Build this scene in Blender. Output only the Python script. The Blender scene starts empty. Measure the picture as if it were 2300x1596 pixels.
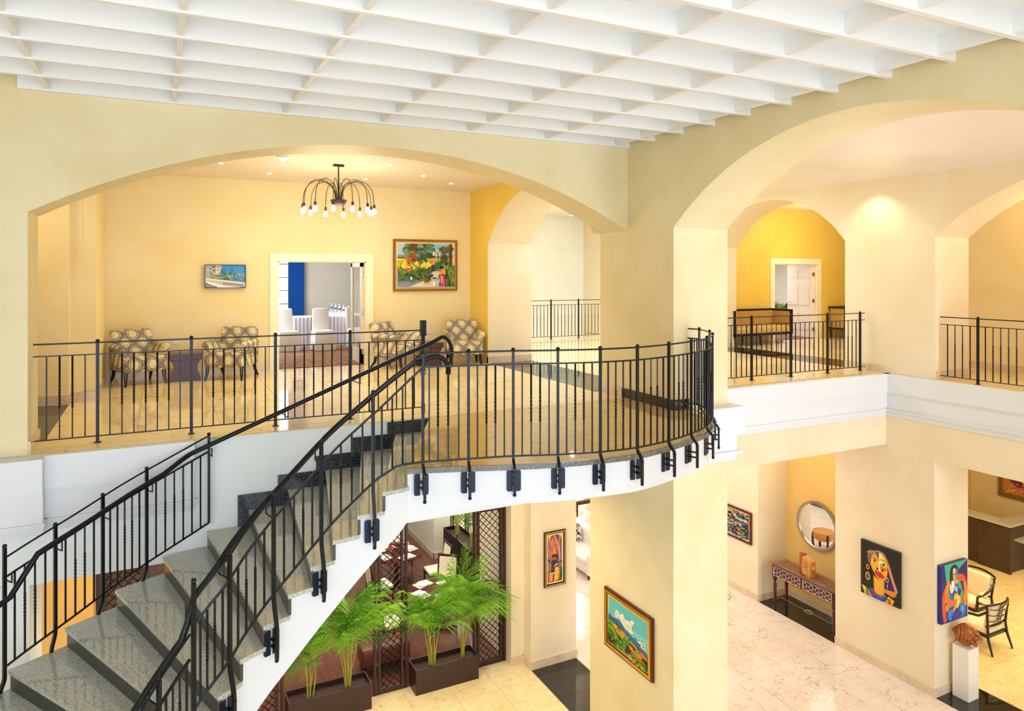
import bpy, bmesh, math, random
from mathutils import Vector, Matrix
R=math.radians
random.seed(7)
sc=bpy.context.scene; COL=sc.collection
# ---------------- camera, world, lights ----------------
cd=bpy.data.cameras.new('camera'); cam=bpy.data.objects.new('camera',cd); COL.objects.link(cam)
cd.sensor_width=36; cd.lens=36*1585/2300; cd.shift_x=0; cd.shift_y=-(798-615.6)/2300; cd.clip_end=200
cam.location=(0,0,1.8); cam.rotation_euler=(R(90),0,-math.atan(797/1585)); sc.camera=cam
w=bpy.data.worlds.new('world'); sc.world=w; w.use_nodes=True
w.node_tree.nodes['Background'].inputs[0].default_value=(.79,.9,1,1); w.node_tree.nodes['Background'].inputs[1].default_value=1.25
def area(n,loc,rot,sx,sy,e,c):
    l=bpy.data.lights.new(n,'AREA'); l.shape='RECTANGLE'; l.size=sx; l.size_y=sy; l.energy=e; l.color=c
    o=bpy.data.objects.new(n,l); o.location=loc; o.rotation_euler=rot; COL.objects.link(o); return o
area('daylight_atrium',(1.0,-4.6,1.2),(R(90),0,0),9,4,285,(.89,.94,1))
area('daylight_atrium_low',(1.0,-4.6,-3.2),(R(90),0,0),9,4,65,(.97,.98,1))
area('daylight_left',(-5.2,1.5,.2),(R(90),0,R(-62)),5,5,50,(.84,.91,1))
area('daylight_bay',(9.5,-4.6,1.2),(R(90),0,0),4.6,4,250,(.87,.91,1))
area('daylight_bay_low',(9.5,-4.6,-3.2),(R(90),0,0),4.6,4,190,(.86,.9,1))
area('lobby_fill',(9.5,11.6,-1.35),(0,0,0),3.5,3.5,65,(1,.96,.88))  # added neutral fill for the lower hall; no ceiling fixture there
area('stair_foot_fill',(2.8,9.9,-1.36),(0,0,0),5,1.0,115,(1,.84,.58))  # added warm fill for floor, palms and pillar side; no lamp there
area('daylight_far_atrium',(9.4,13.3,3.5),(0,0,0),3.6,3.6,175,(.84,.95,1))
area('daylight_far_low',(10,19.2,-3),(R(-90),0,0),5,4,220,(1,.98,.95))
area('daylight_meeting_room',(1.6,18,2.0),(0,R(-60),0),2,3,150,(.9,.95,1))
area('office_light',(15.8,16.4,2.6),(0,0,0),1.5,1.5,95,(1,.98,.95))
area('reception_light',(16,7.5,-1.5),(0,0,0),4,4,175,(1,.8,.45))
area('restaurant_light',(3.5,15,-1.45),(0,0,0),6,4,175,(1,.95,.9))
def spot(n,loc,e,c=(1,.88,.66),r=.08,ang=150):
    l=bpy.data.lights.new(n,'SPOT'); l.energy=e; l.color=c; l.shadow_soft_size=r; l.spot_size=R(ang); l.spot_blend=.8
    o=bpy.data.objects.new(n,l); o.location=loc; COL.objects.link(o)
def point(n,loc,e,c=(1,.88,.66),r=.1):
    l=bpy.data.lights.new(n,'POINT'); l.energy=e; l.color=c; l.shadow_soft_size=r
    o=bpy.data.objects.new(n,l); o.location=loc; COL.objects.link(o)
vs=sc.view_settings; vs.view_transform='Standard'; vs.look='None'; vs.exposure=0.35; vs.gamma=1; vs.use_curve_mapping=False
# ---------------- materials ----------------
def hexc(h,a=1):
    v=[int(h[i:i+2],16)/255 for i in (0,2,4)]
    return tuple((x/12.92 if x<=.04045 else ((x+.055)/1.055)**2.4) for x in v)+(a,)
def mat(n,c,rough=.5,metal=0,spec=.5,emit=None,es=1,coat=0):
    m=bpy.data.materials.new(n); m.use_nodes=True; b=m.node_tree.nodes['Principled BSDF']
    c=hexc(c) if isinstance(c,str) else c
    b.inputs['Base Color'].default_value=c; b.inputs['Roughness'].default_value=rough; b.inputs['Metallic'].default_value=metal
    b.inputs['Specular IOR Level'].default_value=spec; b.inputs['Coat Weight'].default_value=coat
    if emit: b.inputs['Emission Color'].default_value=hexc(emit) if isinstance(emit,str) else emit; b.inputs['Emission Strength'].default_value=es
    return m
def nodes(m): return m.node_tree.nodes,m.node_tree.links,m.node_tree.nodes['Principled BSDF']
def ramp(N,stops,interp='LINEAR'):
    r=N.new('ShaderNodeValToRGB'); r.color_ramp.interpolation=interp; e=r.color_ramp.elements
    while len(e)<len(stops): e.new(.5)
    for k,(p,c) in enumerate(stops): e[k].position=p; e[k].color=hexc(c) if isinstance(c,str) else c
    return r
def noise(N,L,scale,detail=4,dist=0,co=None,rough=.5):
    t=N.new('ShaderNodeTexNoise'); t.inputs['Scale'].default_value=scale; t.inputs['Detail'].default_value=detail
    t.inputs['Distortion'].default_value=dist; t.inputs['Roughness'].default_value=rough
    if co: L.new(co,t.inputs['Vector'])
    return t
def coord(N,L,kind='Object',scale=(1,1,1)):
    c=N.new('ShaderNodeTexCoord'); mp=N.new('ShaderNodeMapping'); mp.inputs['Scale'].default_value=scale
    L.new(c.outputs[kind],mp.inputs[0]); return mp.outputs[0]
def geo(N): return N.new('ShaderNodeNewGeometry').outputs['Position']
def plaster(n,c0,c1,rough=.55):
    m=mat(n,c0,rough); N,L,b=nodes(m); g=geo(N)
    t=noise(N,L,.9,6,.6,g,.6); r=ramp(N,[(.35,c0),(.68,c1)]); L.new(t.outputs[0],r.inputs[0]); L.new(r.outputs[0],b.inputs['Base Color'])
    t2=noise(N,L,14,5,1.5,g); bp=N.new('ShaderNodeBump'); bp.inputs['Strength'].default_value=.06; bp.inputs['Distance'].default_value=.02
    L.new(t2.outputs[0],bp.inputs['Height']); L.new(bp.outputs[0],b.inputs['Normal']); return m
CREAM=plaster('cream_plaster','EDE0B8','E3D2A2')
CREAM2=plaster('pale_cream_plaster','F2E4C8','ECDAB8')
YELL=plaster('yellow_plaster','F6E6BC','F1DA9C')
YELD=plaster('deep_yellow_plaster','F7D56A','F2C952')
ORNG=plaster('ochre_plaster','F0CC84','E8BC68')
OFFW=plaster('offwhite_plaster','F1F1E6','E9EADC')
STW=plaster('cool_white_plaster','F2F8FA','EAF2F4')
GREYP=plaster('grey_plaster','CFC9BC','C6C0B2')
TRIM=mat('white_trim_paint','E4E7EC',.45)
CEILW=mat('white_ceiling_paint','F1F1F0',.5)
CEILP=plaster('ceiling_plaster','F3E7DA','ECDFD6',.35)
def marble(n,c0,c1,vein,rough=.06,sc=1.0,amt=.7):
    m=mat(n,c0,rough,spec=.6); N,L,b=nodes(m); g=geo(N)
    t=noise(N,L,.7*sc,5,1,g); r=ramp(N,[(.3,c0),(.7,c1)]); L.new(t.outputs[0],r.inputs[0])
    w1=noise(N,L,1.6*sc,6,.8,g); mx=N.new('ShaderNodeVectorMath'); mx.operation='MULTIPLY_ADD'; mx.inputs[1].default_value=(.8,.8,.8)
    L.new(w1.outputs['Color'],mx.inputs[0]); L.new(g,mx.inputs[2])
    v=N.new('ShaderNodeTexVoronoi'); v.feature='DISTANCE_TO_EDGE'; v.inputs['Scale'].default_value=3.2*sc; L.new(mx.outputs[0],v.inputs['Vector'])
    r2=ramp(N,[(0,(1,1,1,1)),(.045,(0,0,0,1))]); L.new(v.outputs['Distance'],r2.inputs[0])
    t3=noise(N,L,2.3*sc,3,0,g); r3=ramp(N,[(.42,(0,0,0,1)),(.62,(amt,amt,amt,1))]); L.new(t3.outputs[0],r3.inputs[0])
    mu=N.new('ShaderNodeMath'); mu.operation='MULTIPLY'; L.new(r2.outputs[0],mu.inputs[0]); L.new(r3.outputs[0],mu.inputs[1])
    mix=N.new('ShaderNodeMix'); mix.data_type='RGBA'; L.new(mu.outputs[0],mix.inputs[0]); L.new(r.outputs[0],mix.inputs[6]); mix.inputs[7].default_value=hexc(vein)
    L.new(mix.outputs[2],b.inputs['Base Color']); return m
MARB=marble('cream_marble','F8E8C0','F2DAA2','B98F4E')
MARBP=marble('rose_marble','F3E6DC','ECDCCE','B07E50',.08,1.45,.85)
MARBG=marble('golden_marble','FAEABC','F4DDA6','B8862E',.08,1.9)
MARBB=marble('base_marble','E9D5BC','DCC3A4','9C8068',.12,3,.9)
MARBD=marble('cream_marble_reflection','DCC08A','D0B078','9A7A44',.04,1)  # landing: same cream marble, with its brown reflections put into the colour
def granite(n,c0,c1,c2,rough=.08,s=160):
    m=mat(n,c0,rough,spec=.7); N,L,b=nodes(m); g=geo(N)
    t=noise(N,L,s,3,0,g,.7); r=ramp(N,[(.38,c0),(.5,c1),(.64,c2)]); L.new(t.outputs[0],r.inputs[0]); L.new(r.outputs[0],b.inputs['Base Color']); return m
GRAN=granite('polished_granite','8C8F88','BCBFB6','D8D9CF',.05,95)
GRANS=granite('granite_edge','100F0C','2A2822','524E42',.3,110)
GRANB=granite('black_granite','0C0E10','15181A','2A2C2C',.06,150)
GRANK=granite('dark_granite_skirting','151B21','26303A','5C6870',.12,90)
GREYT=granite('grey_granite','56544E','625F58','6E6A62',.1,180)
IRON=mat('black_iron','10141D',.32,.5,.6)
IRONB=mat('iron_plate','1E2A3A',.35,.6,.6); 
N,L,b=nodes(IRONB); t=noise(N,L,60,2,0,geo(N)); bp=N.new('ShaderNodeBump'); bp.inputs['Strength'].default_value=.5; bp.inputs['Distance'].default_value=.004; L.new(t.outputs[0],bp.inputs['Height']); L.new(bp.outputs[0],b.inputs['Normal'])
def wood(n,c0,c1,rough=.3,sx=(1,1,8),s=6):
    m=mat(n,c0,rough); N,L,b=nodes(m); co=coord(N,L,'Object',sx)
    t=noise(N,L,s,6,1.2,co); r=ramp(N,[(.3,c0),(.7,c1)]); L.new(t.outputs[0],r.inputs[0]); L.new(r.outputs[0],b.inputs['Base Color']); return m
WDARK=wood('dark_brown_wood','2A1614','3E2320',.35)
WTABLE=wood('plum_stained_wood','3A2430','553240',.3,(8,1,1))
WCONS=wood('mahogany','3E120E','5A1E16',.22)
WTOP=wood('brown_veneer','8A6450','7A5644',.15)
WCARV=wood('carved_red_wood','B5652C','8F3F16',.22,(1,1,3),5)
WLIGHT=wood('carved_light_wood','D99A48','B9762C',.35,(1,1,3),5)
WDESK=wood('wenge_wood','3A2A24','4A3830',.3,(1,1,1),4)
BLACKW=mat('black_lacquered_wood','14100E',.2)
WFLOOR=wood('brown_floor','6E4538','84574A',.1,(6,1,1),2)
STEEL=mat('brushed_steel','B8B4AC',.25,1); GLASS=mat('mirror_glass','F4F4F4',.01,1)
BRASS=mat('brass','9A7430',.3,1)
WFAB=mat('white_cloth','EDE9E6',.8); CREAMF=mat('cream_upholstery','F7EBD2',.7); WSOFA=mat('white_leather','F5EEE8',.45)
BLUE=mat('blue_curtain','2E80DA',.7)
GLZ=mat('clear_glass','FFFFFF',.02); N,L,b=nodes(GLZ); b.inputs['Transmission Weight'].default_value=1; b.inputs['IOR'].default_value=1.45
def damask(n,c0,c1,s=1):
    m=mat(n,c0,.75); N,L,b=nodes(m)
    tc=N.new('ShaderNodeTexCoord'); sp=N.new('ShaderNodeSeparateXYZ'); L.new(tc.outputs['Object'],sp.inputs[0])
    def M(op,a,b_=None,c=None):
        k=N.new('ShaderNodeMath'); k.operation=op
        for q,x in enumerate((a,b_,c)):
            if x is None: continue
            if isinstance(x,(int,float)): k.inputs[q].default_value=x
            else: L.new(x,k.inputs[q])
        return k.outputs[0]
    f=math.pi/.27*s; g=math.pi/.34*s
    yz=M('ADD',sp.outputs[2],M('MULTIPLY',sp.outputs[1],.9))
    sx=M('SINE',M('MULTIPLY',M('ADD',M('ADD',sp.outputs[0],M('MULTIPLY',sp.outputs[1],.6)),.135),f)); cz=M('COSINE',M('MULTIPLY',yz,g))
    P=M('SUBTRACT',M('MULTIPLY',sx,sx),M('MULTIPLY',cz,cz))           # ogee medallions, half drop
    n1=noise(N,L,30,3,3,tc.outputs['Object'])
    rings=M('MULTIPLY',M('SINE',M('MULTIPLY',P,15)),.35)
    P2=M('ADD',M('MULTIPLY',M('ABSOLUTE',P),1.1),rings)
    P3=M('ADD',M('SUBTRACT',P2,.60),M('MULTIPLY',M('SUBTRACT',n1.outputs[0],.5),1.5))
    r=ramp(N,[(.44,c0),(.5,c1)]); L.new(M('MULTIPLY_ADD',P3,.35,.5),r.inputs[0]); L.new(r.outputs[0],b.inputs['Base Color']); return m
DAM=damask('damask_fabric','80776F','E6D6AE')
def speck(n,c0,c1,s=30,rough=.8):
    m=mat(n,c0,rough); N,L,b=nodes(m); t=noise(N,L,s,3,1,coord(N,L)); r=ramp(N,[(.42,c0),(.56,c1)]); L.new(t.outputs[0],r.inputs[0]); L.new(r.outputs[0],b.inputs['Base Color']); return m
SOFAF=speck('gold_brocade','A8833E','C7A35C',45)
SOFAS=speck('gold_seat_brocade','D9BC80','C4A060',40)
CARPET=speck('patterned_carpet','5E3B2A','B07A4A',9)
N,L,b=nodes(CARPET); 
for q in N:
    if q.type=='MAPPING': q.inputs['Scale'].default_value=(.6,2.2,1)
LEAF=[mat('palm_leaf_'+a,c,.45) for a,c in (('green','4A8A22'),('bright','86BE34'),('dark','326A20'))]
STEMM=mat('palm_stem','A8A040',.5); SOIL=speck('soil','2A1C14','4A3424',60)
VC=bpy.data.materials.new('painted_canvas'); VC.use_nodes=True; N,L,b=nodes(VC); at=N.new('ShaderNodeVertexColor'); at.layer_name='paint'; L.new(at.outputs[0],b.inputs['Base Color']); b.inputs['Roughness'].default_value=.45
def emis(n,c,s):
    return mat(n,'000000',.5,emit=c,es=s)
BULB=emis('lit_bulb','FFE6B0',14); LAMP=emis('lit_downlight','FFE9C0',25); SKYW=emis('bright_daylight_sky','EAF3FF',2.4)
# ---------------- mesh helpers ----------------
class MB:
    def __init__(s): s.v=[]; s.f=[]; s.m=[]
    def add(s,vs,fs,mi=0):
        o=len(s.v); s.v+=[tuple(x) for x in vs]; s.f+=[tuple(i+o for i in f) for f in fs]; s.m+=[mi]*len(fs); return s
    def box(s,x0,y0,z0,x1,y1,z1,mi=0):
        return s.add([(x0,y0,z0),(x1,y0,z0),(x1,y1,z0),(x0,y1,z0),(x0,y0,z1),(x1,y0,z1),(x1,y1,z1),(x0,y1,z1)],
          [(0,3,2,1),(4,5,6,7),(0,1,5,4),(1,2,6,5),(2,3,7,6),(3,0,4,7)],mi)
    def prism(s,poly,z0,z1,mi=0):
        n=len(poly); f0=z0 if callable(z0) else (lambda p:z0); f1=z1 if callable(z1) else (lambda p:z1)
        vs=[(p[0],p[1],f0(p)) for p in poly]+[(p[0],p[1],f1(p)) for p in poly]
        return s.add(vs,[tuple(range(n))[::-1],tuple(range(n,2*n))]+[(i,(i+1)%n,n+(i+1)%n,n+i) for i in range(n)],mi)
    def tube(s,pts,r,n=8,mi=0,caps=True,up=Vector((0,0,1)),twist=None,rot0=0):
        pts=[Vector(p) for p in pts]; k=len(pts); rings=[]; prev=None
        for i,p in enumerate(pts):
            d=(pts[min(i+1,k-1)]-pts[max(i-1,0)]).normalized()
            u=prev if prev else (Vector((1,0,0)) if abs(d.z)>.9 else up)
            a=(u-d*u.dot(d)).normalized(); prev=a if abs(d.z)>.2 or prev else None; prev=a
            b_=d.cross(a); rr=r[i] if isinstance(r,(list,tuple)) else r; tw=(twist[i] if twist else 0)+rot0
            rings.append([p+(a*math.cos(2*math.pi*j/n+tw)+b_*math.sin(2*math.pi*j/n+tw))*rr for j in range(n)])
        vs=[q for rg in rings for q in rg]; fs=[(i*n+j,i*n+(j+1)%n,(i+1)*n+(j+1)%n,(i+1)*n+j) for i in range(k-1) for j in range(n)]
        if caps: fs+=[tuple(range(n))[::-1],tuple(range((k-1)*n,k*n))]
        return s.add(vs,fs,mi)
    def lathe(s,prof,c=(0,0,0),n=16,mi=0):
        vs=[(c[0]+r*math.cos(2*math.pi*j/n),c[1]+r*math.sin(2*math.pi*j/n),c[2]+z) for r,z in prof for j in range(n)]
        fs=[(i*n+j,i*n+(j+1)%n,(i+1)*n+(j+1)%n,(i+1)*n+j) for i in range(len(prof)-1) for j in range(n)]
        fs+=[tuple(range(n))[::-1],tuple(range((len(prof)-1)*n,len(prof)*n))]
        return s.add(vs,fs,mi)
    def ball(s,c,r,n=10,mi=0,sz=1): return s.lathe([(max(r*math.sin(math.pi*k/n),1e-4),-r*sz*math.cos(math.pi*k/n)) for k in range(n+1)],c,n+2,mi)
    def rbox(s,x0,y0,z0,x1,y1,z1,bv,seg=2,fn=None,mi=0):
        bm=bmesh.new(); bmesh.ops.create_cube(bm,size=1)
        for v in bm.verts: v.co=Vector(((x0+x1)/2+v.co.x*(x1-x0),(y0+y1)/2+v.co.y*(y1-y0),(z0+z1)/2+v.co.z*(z1-z0)))
        bmesh.ops.bevel(bm,geom=bm.edges[:],offset=bv,segments=seg,affect='EDGES',profile=.5)
        vs=[fn(v.co) if fn else tuple(v.co) for v in bm.verts]; bm.verts.index_update()
        s.add(vs,[tuple(v.index for v in f.verts) for f in bm.faces],mi); bm.free(); return s
    def mesh(s,name,mats,smooth=False):
        me=bpy.data.meshes.new(name); me.from_pydata(s.v,[],s.f)
        for m in (mats if isinstance(mats,list) else [mats]): me.materials.append(m)
        if any(s.m): me.polygons.foreach_set('material_index',s.m)
        bm=bmesh.new(); bm.from_mesh(me); bmesh.ops.recalc_face_normals(bm,faces=bm.faces); bm.to_mesh(me); bm.free()
        if smooth:
            me.polygons.foreach_set('use_smooth',[True]*len(me.polygons)); 
            try: me.set_sharp_from_angle(angle=R(40))
            except Exception: pass
        me.update(); return me
def put(name,me,parent=None,loc=(0,0,0),rz=0,rot=None,scale=None):
    o=bpy.data.objects.new(name,me); COL.objects.link(o); o.location=loc; o.rotation_euler=rot or (0,0,rz)
    if scale: o.scale=scale
    if parent: o.parent=parent
    return o
def tag(o,label=None,cat=None,group=None,kind=None):
    if label: o['label']=label
    if cat: o['category']=cat
    if group: o['group']=group
    if kind: o['kind']=kind
    return o
def part(name,mb,m,parent=None,smooth=False,**k): return put(name,mb.mesh(name,m,smooth),parent,**k)
def thing(name,label,cat,loc=(0,0,0),rz=0,group=None): return tag(put(name,None,None,loc,rz),label,cat,group)
def st(name,mb,m,parent=None,label=None,smooth=False):
    o=part(name,mb,m,parent,smooth)
    if not parent: tag(o,label,None,None,'structure')
    return o
def copytree(o,parent=None):
    c=o.copy(); COL.objects.link(c); c.parent=parent
    for ch in list(o.children): copytree(ch,c)
    return c
def cr(P,t):
    i=int(math.floor(t)); i=max(0,min(len(P)-2,i)); u=t-i
    p0=P[max(i-1,0)];p1=P[i];p2=P[i+1];p3=P[min(i+2,len(P)-1)]
    return tuple(.5*((2*p1[k])+(-p0[k]+p2[k])*u+(2*p0[k]-5*p1[k]+4*p2[k]-p3[k])*u*u+(-p0[k]+3*p1[k]-3*p2[k]+p3[k])*u**3) for k in range(len(p1)))
def nrm(P,t):
    a=cr(P,max(t-.05,0));b_=cr(P,min(t+.05,len(P)-1));dx,dy=b_[0]-a[0],b_[1]-a[1];l=math.hypot(dx,dy) or 1; return (-dy/l,dx/l),(dx/l,dy/l)
def off(P,t,d):
    c=cr(P,t);n=nrm(P,t)[0]; return (c[0]+n[0]*d,c[1]+n[1]*d)
# ---------------- arch wall ----------------
def archwall(axis,p0,p1,u0,u1,z0,z1,ops):
    """slab between p0,p1 on axis ('x' plane or 'y' plane), along u, with openings (ua,ub,zb,spring,rise)"""
    mb=MB(); F=(lambda p,u,z:(p,u,z)) if axis=='x' else (lambda p,u,z:(u,p,z))
    def col(ua,ub,za,zb_,zc,zd):  # solid from (za at ua,zb at ub) up to (zc,zd)
        vs=[F(p,u,z) for p in (p0,p1) for u,z in ((ua,za),(ub,zb_),(ub,zd),(ua,zc))]
        mb.add(vs,[(0,1,2,3),(7,6,5,4),(0,4,5,1),(3,2,6,7)])
    def jamb(u,za,zb_): mb.add([F(p0,u,za),F(p1,u,za),F(p1,u,zb_),F(p0,u,zb_)],[(0,1,2,3)])
    cur=u0
    for ua,ub,zb,sp,rise in sorted(ops):
        if ua>cur: col(cur,ua,z0,z0,z1,z1)
        if zb>z0: col(ua,ub,z0,z0,zb,zb)
        h=(ub-ua)/2; c=(ua+ub)/2
        if rise>0:
            Rr=(h*h+rise*rise)/(2*rise); f=lambda u:sp+rise-Rr+math.sqrt(max(Rr*Rr-(u-c)**2,0))
        else: f=lambda u:sp
        n=56 if rise>0 else 1
        for k in range(n):
            a=ua+(ub-ua)*k/n; b_=ua+(ub-ua)*(k+1)/n; col(a,b_,f(a),f(b_),z1,z1)
        if ua>u0: jamb(ua,zb,sp)
        jamb(ub,zb,sp); cur=ub
    if cur<u1: col(cur,u1,z0,z0,z1,z1)
    oa=[o for o in ops if abs(o[0]-u0)<1e-6]; jamb(u0,(oa[0][3] if oa else z0),z1); jamb(u1,z0,z1)
    return mb
def aw(name,m,*a):
    mb=archwall(*a); me=bpy.data.meshes.new(name); me.from_pydata(mb.v,[],mb.f); me.materials.append(m); 
    bm=bmesh.new(); bm.from_mesh(me); bmesh.ops.remove_doubles(bm,verts=bm.verts,dist=1e-5); bmesh.ops.recalc_face_normals(bm,faces=bm.faces); bm.to_mesh(me); bm.free()
    return tag(put(name,me),None,None,None,'structure')
ZC=3.55; G=-5.45
# ================= SETTING =================
aw('wall_north',CREAM,'y',8.43,9.10,-6,6.16,0,3.84,[(-1.15,6.13,0,2.42,.94)])
aw('wall_east',CREAM,'x',6.12,7.065,-4,9.13,G,3.84,[(2.1,7.40,G,2.42,1.02)])
aw('wall_alcove_east',CREAM2,'x',6.0,6.99,9.13,13.9,0,ZC,[(9.13,13.0,0,2.42,.97)])
aw('wall_alcove_east_face',YELD,'x',5.985,6.0,9.13,13.9,0,ZC,[(9.13,13.0,0,2.42,.97)])
aw('wall_far_east',CREAM2,'x',11.9,12.85,-4,18.7,0,ZC,[(2.24,7.54,0,2.44,1.02),(9.31,13.15,0,2.44,.97)])
aw('wall_far_east_lower',CREAM2,'x',11.9,12.85,-4,18.7,G,-.012,[(2.24,7.55,G,-1.40,0),(9.53,11.53,G,-1.31,0)])
st('wall_niche',MB().box(12.78,9.53,G,12.85,11.53,-1.31),ORNG)
# alcove back wall with doorway, left return walls
aw('wall_back',YELL,'y',13.9,14.05,-.8,6.0,0,ZC,[(2.04,3.72,0,2.05,0)])
st('wall_left',MB().box(-.95,11.68,0,-.78,14.05,ZC).box(-2.4,11.49,0,-1.09,11.9,ZC).box(-1.09,11.66,0,-.95,11.9,ZC),YELL)
st('wall_left_outer',MB().box(-2.6,9.1,0,-2.4,12,ZC),YELL)
aw('wall_back_right',YELD,'y',13.9,14.05,12.85,21,0,ZC,[(14.94,16.60,0,2.08,0)])
st('wall_corridor',MB().box(14.0,-4,0,14.2,9.2,ZC),YELL)
st('wall_far_north',MB().box(6.99,18.7,-1.3,11.9,18.9,ZC),OFFW)
st('wall_far_west',MB().box(6.0,13.9,0,6.99,18.7,ZC),OFFW)
st('wall_outer_east',MB().box(21,-4,G,21.2,22,ZC),YELL)
st('wall_outer_north',MB().box(7,21,G,21,21.2,-.02),OFFW)
# meeting room
st('wall_meeting_east',MB().box(5.4,14.05,0,5.5,21.2,ZC),GREYP)
st('wall_meeting_west',MB().box(-1.0,14.05,0,-.9,21.2,ZC),GREYP)
aw('wall_meeting_north',GREYP,'y',21.0,21.15,-.9,5.4,0,ZC,[(2.3,3.56,.5,2.9,0)])
# office behind the second door
st('wall_office_north',MB().box(12.85,18.2,0,19,18.35,ZC),OFFW)
st('wall_office_east',MB().box(18.8,14.05,0,18.95,18.2,ZC),OFFW)
# lower level walls
st('wall_pillar_lower',MB().box(6.12,9.13,G,7.065,9.42,-.4),CREAM)
st('wall_pier_lower',MB().box(6.12,11.4,G,7.09,13.3,-1.3).box(5.86,11.69,G,6.12,13.3,-1.3),CREAM2)
st('wall_lower_west_pier',MB().box(-2.3,8.46,G,-1.14,9.3,-1.3),STW)
st('wall_ochre',MB().box(-4,11.4,G,-.80,11.9,-1.3),ORNG)
st('wall_restaurant_east',MB().box(6.3,16.97,G,6.5,21,-1.3).box(6.5,16.97,G,6.75,17.1,-1.3),OFFW)
st('wall_restaurant_north',MB().box(-6,21,G,7,21.2,-.02),OFFW)
st('wall_reception_north',MB().box(12.9,11.9,G,21,12.05,-1.4),ORNG)
st('wall_reception_east',MB().box(20.4,-4,G,20.6,11.9,-1.4),CREAM)
st('wall_outer_west',MB().box(-6.2,-4,G,-6,22,3.8),CREAM)
# beams under the upper floor
st('beam',MB().box(-6,8.45,-1.3,6.12,9.1,-.012),STW)
st('beam',MB().box(7.065,8.45,-1.3,11.9,9.1,-.012),CREAM2)
# floors
slab=st('floor',MB().box(-6,9.1,-1.3,22,17.05,-.012).box(12.85,-4,-1.4,21,9.1,-.012).box(12.85,17.05,-1.3,21,21,-.012).box(-6,17.05,-1.3,7,21,-.012),MARB)
gfl=st('floor_lower',MB().box(-6,-4,G-.2,22,22,G-.012),MARBP)
def tiles(parent,m,x0,y0,x1,y1,sx,sy,z,j=.0025,sk=None,h=.011):
    cache={}
    nx=max(1,round((x1-x0)/sx)); ny=max(1,round((y1-y0)/sy)); sx=(x1-x0)/nx; sy=(y1-y0)/ny
    me=MB().box(j,j,0,sx-j,sy-j,h).mesh('tile',m)
    for a in range(nx):
        for b_ in range(ny):
            x=x0+a*sx; y=y0+b_*sy
            if sk and sk(x+sx/2,y+sy/2): continue
            put('tile',me,parent,(x,y,z-h))
tiles(slab,MARB,-1.09,9.1,6.0,13.9,.9,.96,0)
tiles(slab,MARB,7.0,9.13,11.9,17.0,.98,.98,0)
tiles(slab,MARB,12.86,9.2,18.5,13.9,.95,.94,0)
tiles(slab,MARB,12.86,2,14.0,9.2,1.14,.9,0)
tiles(slab,GRANB,6.0,9.14,7.0,13.0,1.0,.97,0)
tiles(slab,GRANB,11.9,9.31,12.86,13.15,.96,.96,0)
tiles(slab,MARB,11.9,2.24,12.86,7.54,.96,.9,0)
tiles(slab,GRANB,-2.4,9.1,-1.09,11.5,1.3,1.2,0)
st('trim_1',MB().box(-1.15,8.43,-.012,6.12,9.1,0).box(7.065,8.45,-.012,11.9,9.13,0),MARB)
st('trim_2',MB().box(7.0,8.99,-.012,7.07,9.14,0),MARB)
tiles(gfl,MARBP,1.5,8.0,6.12,11.9,.77,.78,G,sk=lambda x,y:x<2.6 and y<10)
for o in list(gfl.children): o.data.materials[0]=MARBG
tiles(gfl,MARBP,7.08,4.2,11.9,18.0,.80,.766,G)
tiles(gfl,GRANB,6.12,9.42,7.08,11.4,.96,.99,G)
tiles(gfl,GRANB,11.9,9.53,12.78,11.53,.88,1.0,G)
tiles(gfl,GRANB,11.9,3,12.86,7.55,.96,.91,G)
tiles(gfl,MARBG,12.86,4.5,19.0,11.7,.77,.8,G)
st('floor_restaurant',MB().box(-6,11.9,G-.01,7.05,20.9,G+.001),WFLOOR)
st('floor_carpet',MB().box(-.9,14.0,-.011,5.4,21,.004),CARPET)
st('floor_office',MB().box(13,14.0,-.011,18.8,18.2,.003),speck('office_carpet','7A4A42','946058',12))
# ceilings
st('ceiling_lower_east',MB().box(6.12+.945,-4,ZC,22,8.43,ZC+.3),CEILP)
st('ceiling_hall',MB().box(-6,9.1,ZC,7.0,14.0,ZC+.3).box(7.0,8.43,ZC,22,22,ZC+.3).box(-6,14,ZC,7,22,ZC+.3),CEILP)
grid=st('ceiling',MB().box(-6.2,-4,3.82,6.12,8.43,4.1),CEILW)
for k in range(20):
    y=8.426-.5845*k; x0=-1.23 if k==0 else -6
    part('beam',MB().box(x0,y-.05,3.63,6.12,y,3.82),CEILW,grid)
for k in range(-4,6):
    x=.14+1.145*k; part('cross_beam',MB().box(x-.0,-3.2,3.645,x+.045,8.37,3.82),CEILW,grid)
# cornice trims of the floor edge
def trimrun(name,axis,a0,a1,face,sgn,P,e0=0,e1=0,parent=None):
    mb=MB()
    for z0,z1,d,e in ((-.33,-.002,P,0),(-.352,-.33,P-.012,0),(-.375,-.352,P-.03,0),(-.635,-.375,P-.045,0),(-.66,-.635,P-.02,.02),(-.69,-.66,P-.035,.01),(-.765,-.69,P-.07,0)):
        lo,hi=sorted((face,face+sgn*d)); b0=a0-e*e0; b1=a1+e*e1
        if axis=='x': mb.box(b0,lo,z0,b1,hi,z1)
        else: mb.box(lo,b0,z0,hi,b1,z1)
    st(name,mb,TRIM)
trimrun('trim_3','x',-6,-1.0,8.45,-1,.26,0,1)
trimrun('trim_4','x',-1.0,.36,8.45,-1,.11,0,1)
trimrun('trim_5','x',7.065,11.9,8.45,-1,.10)
trimrun('trim_6','y',-4,8.45,11.9,-1,.10)
mb=MB()
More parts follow.
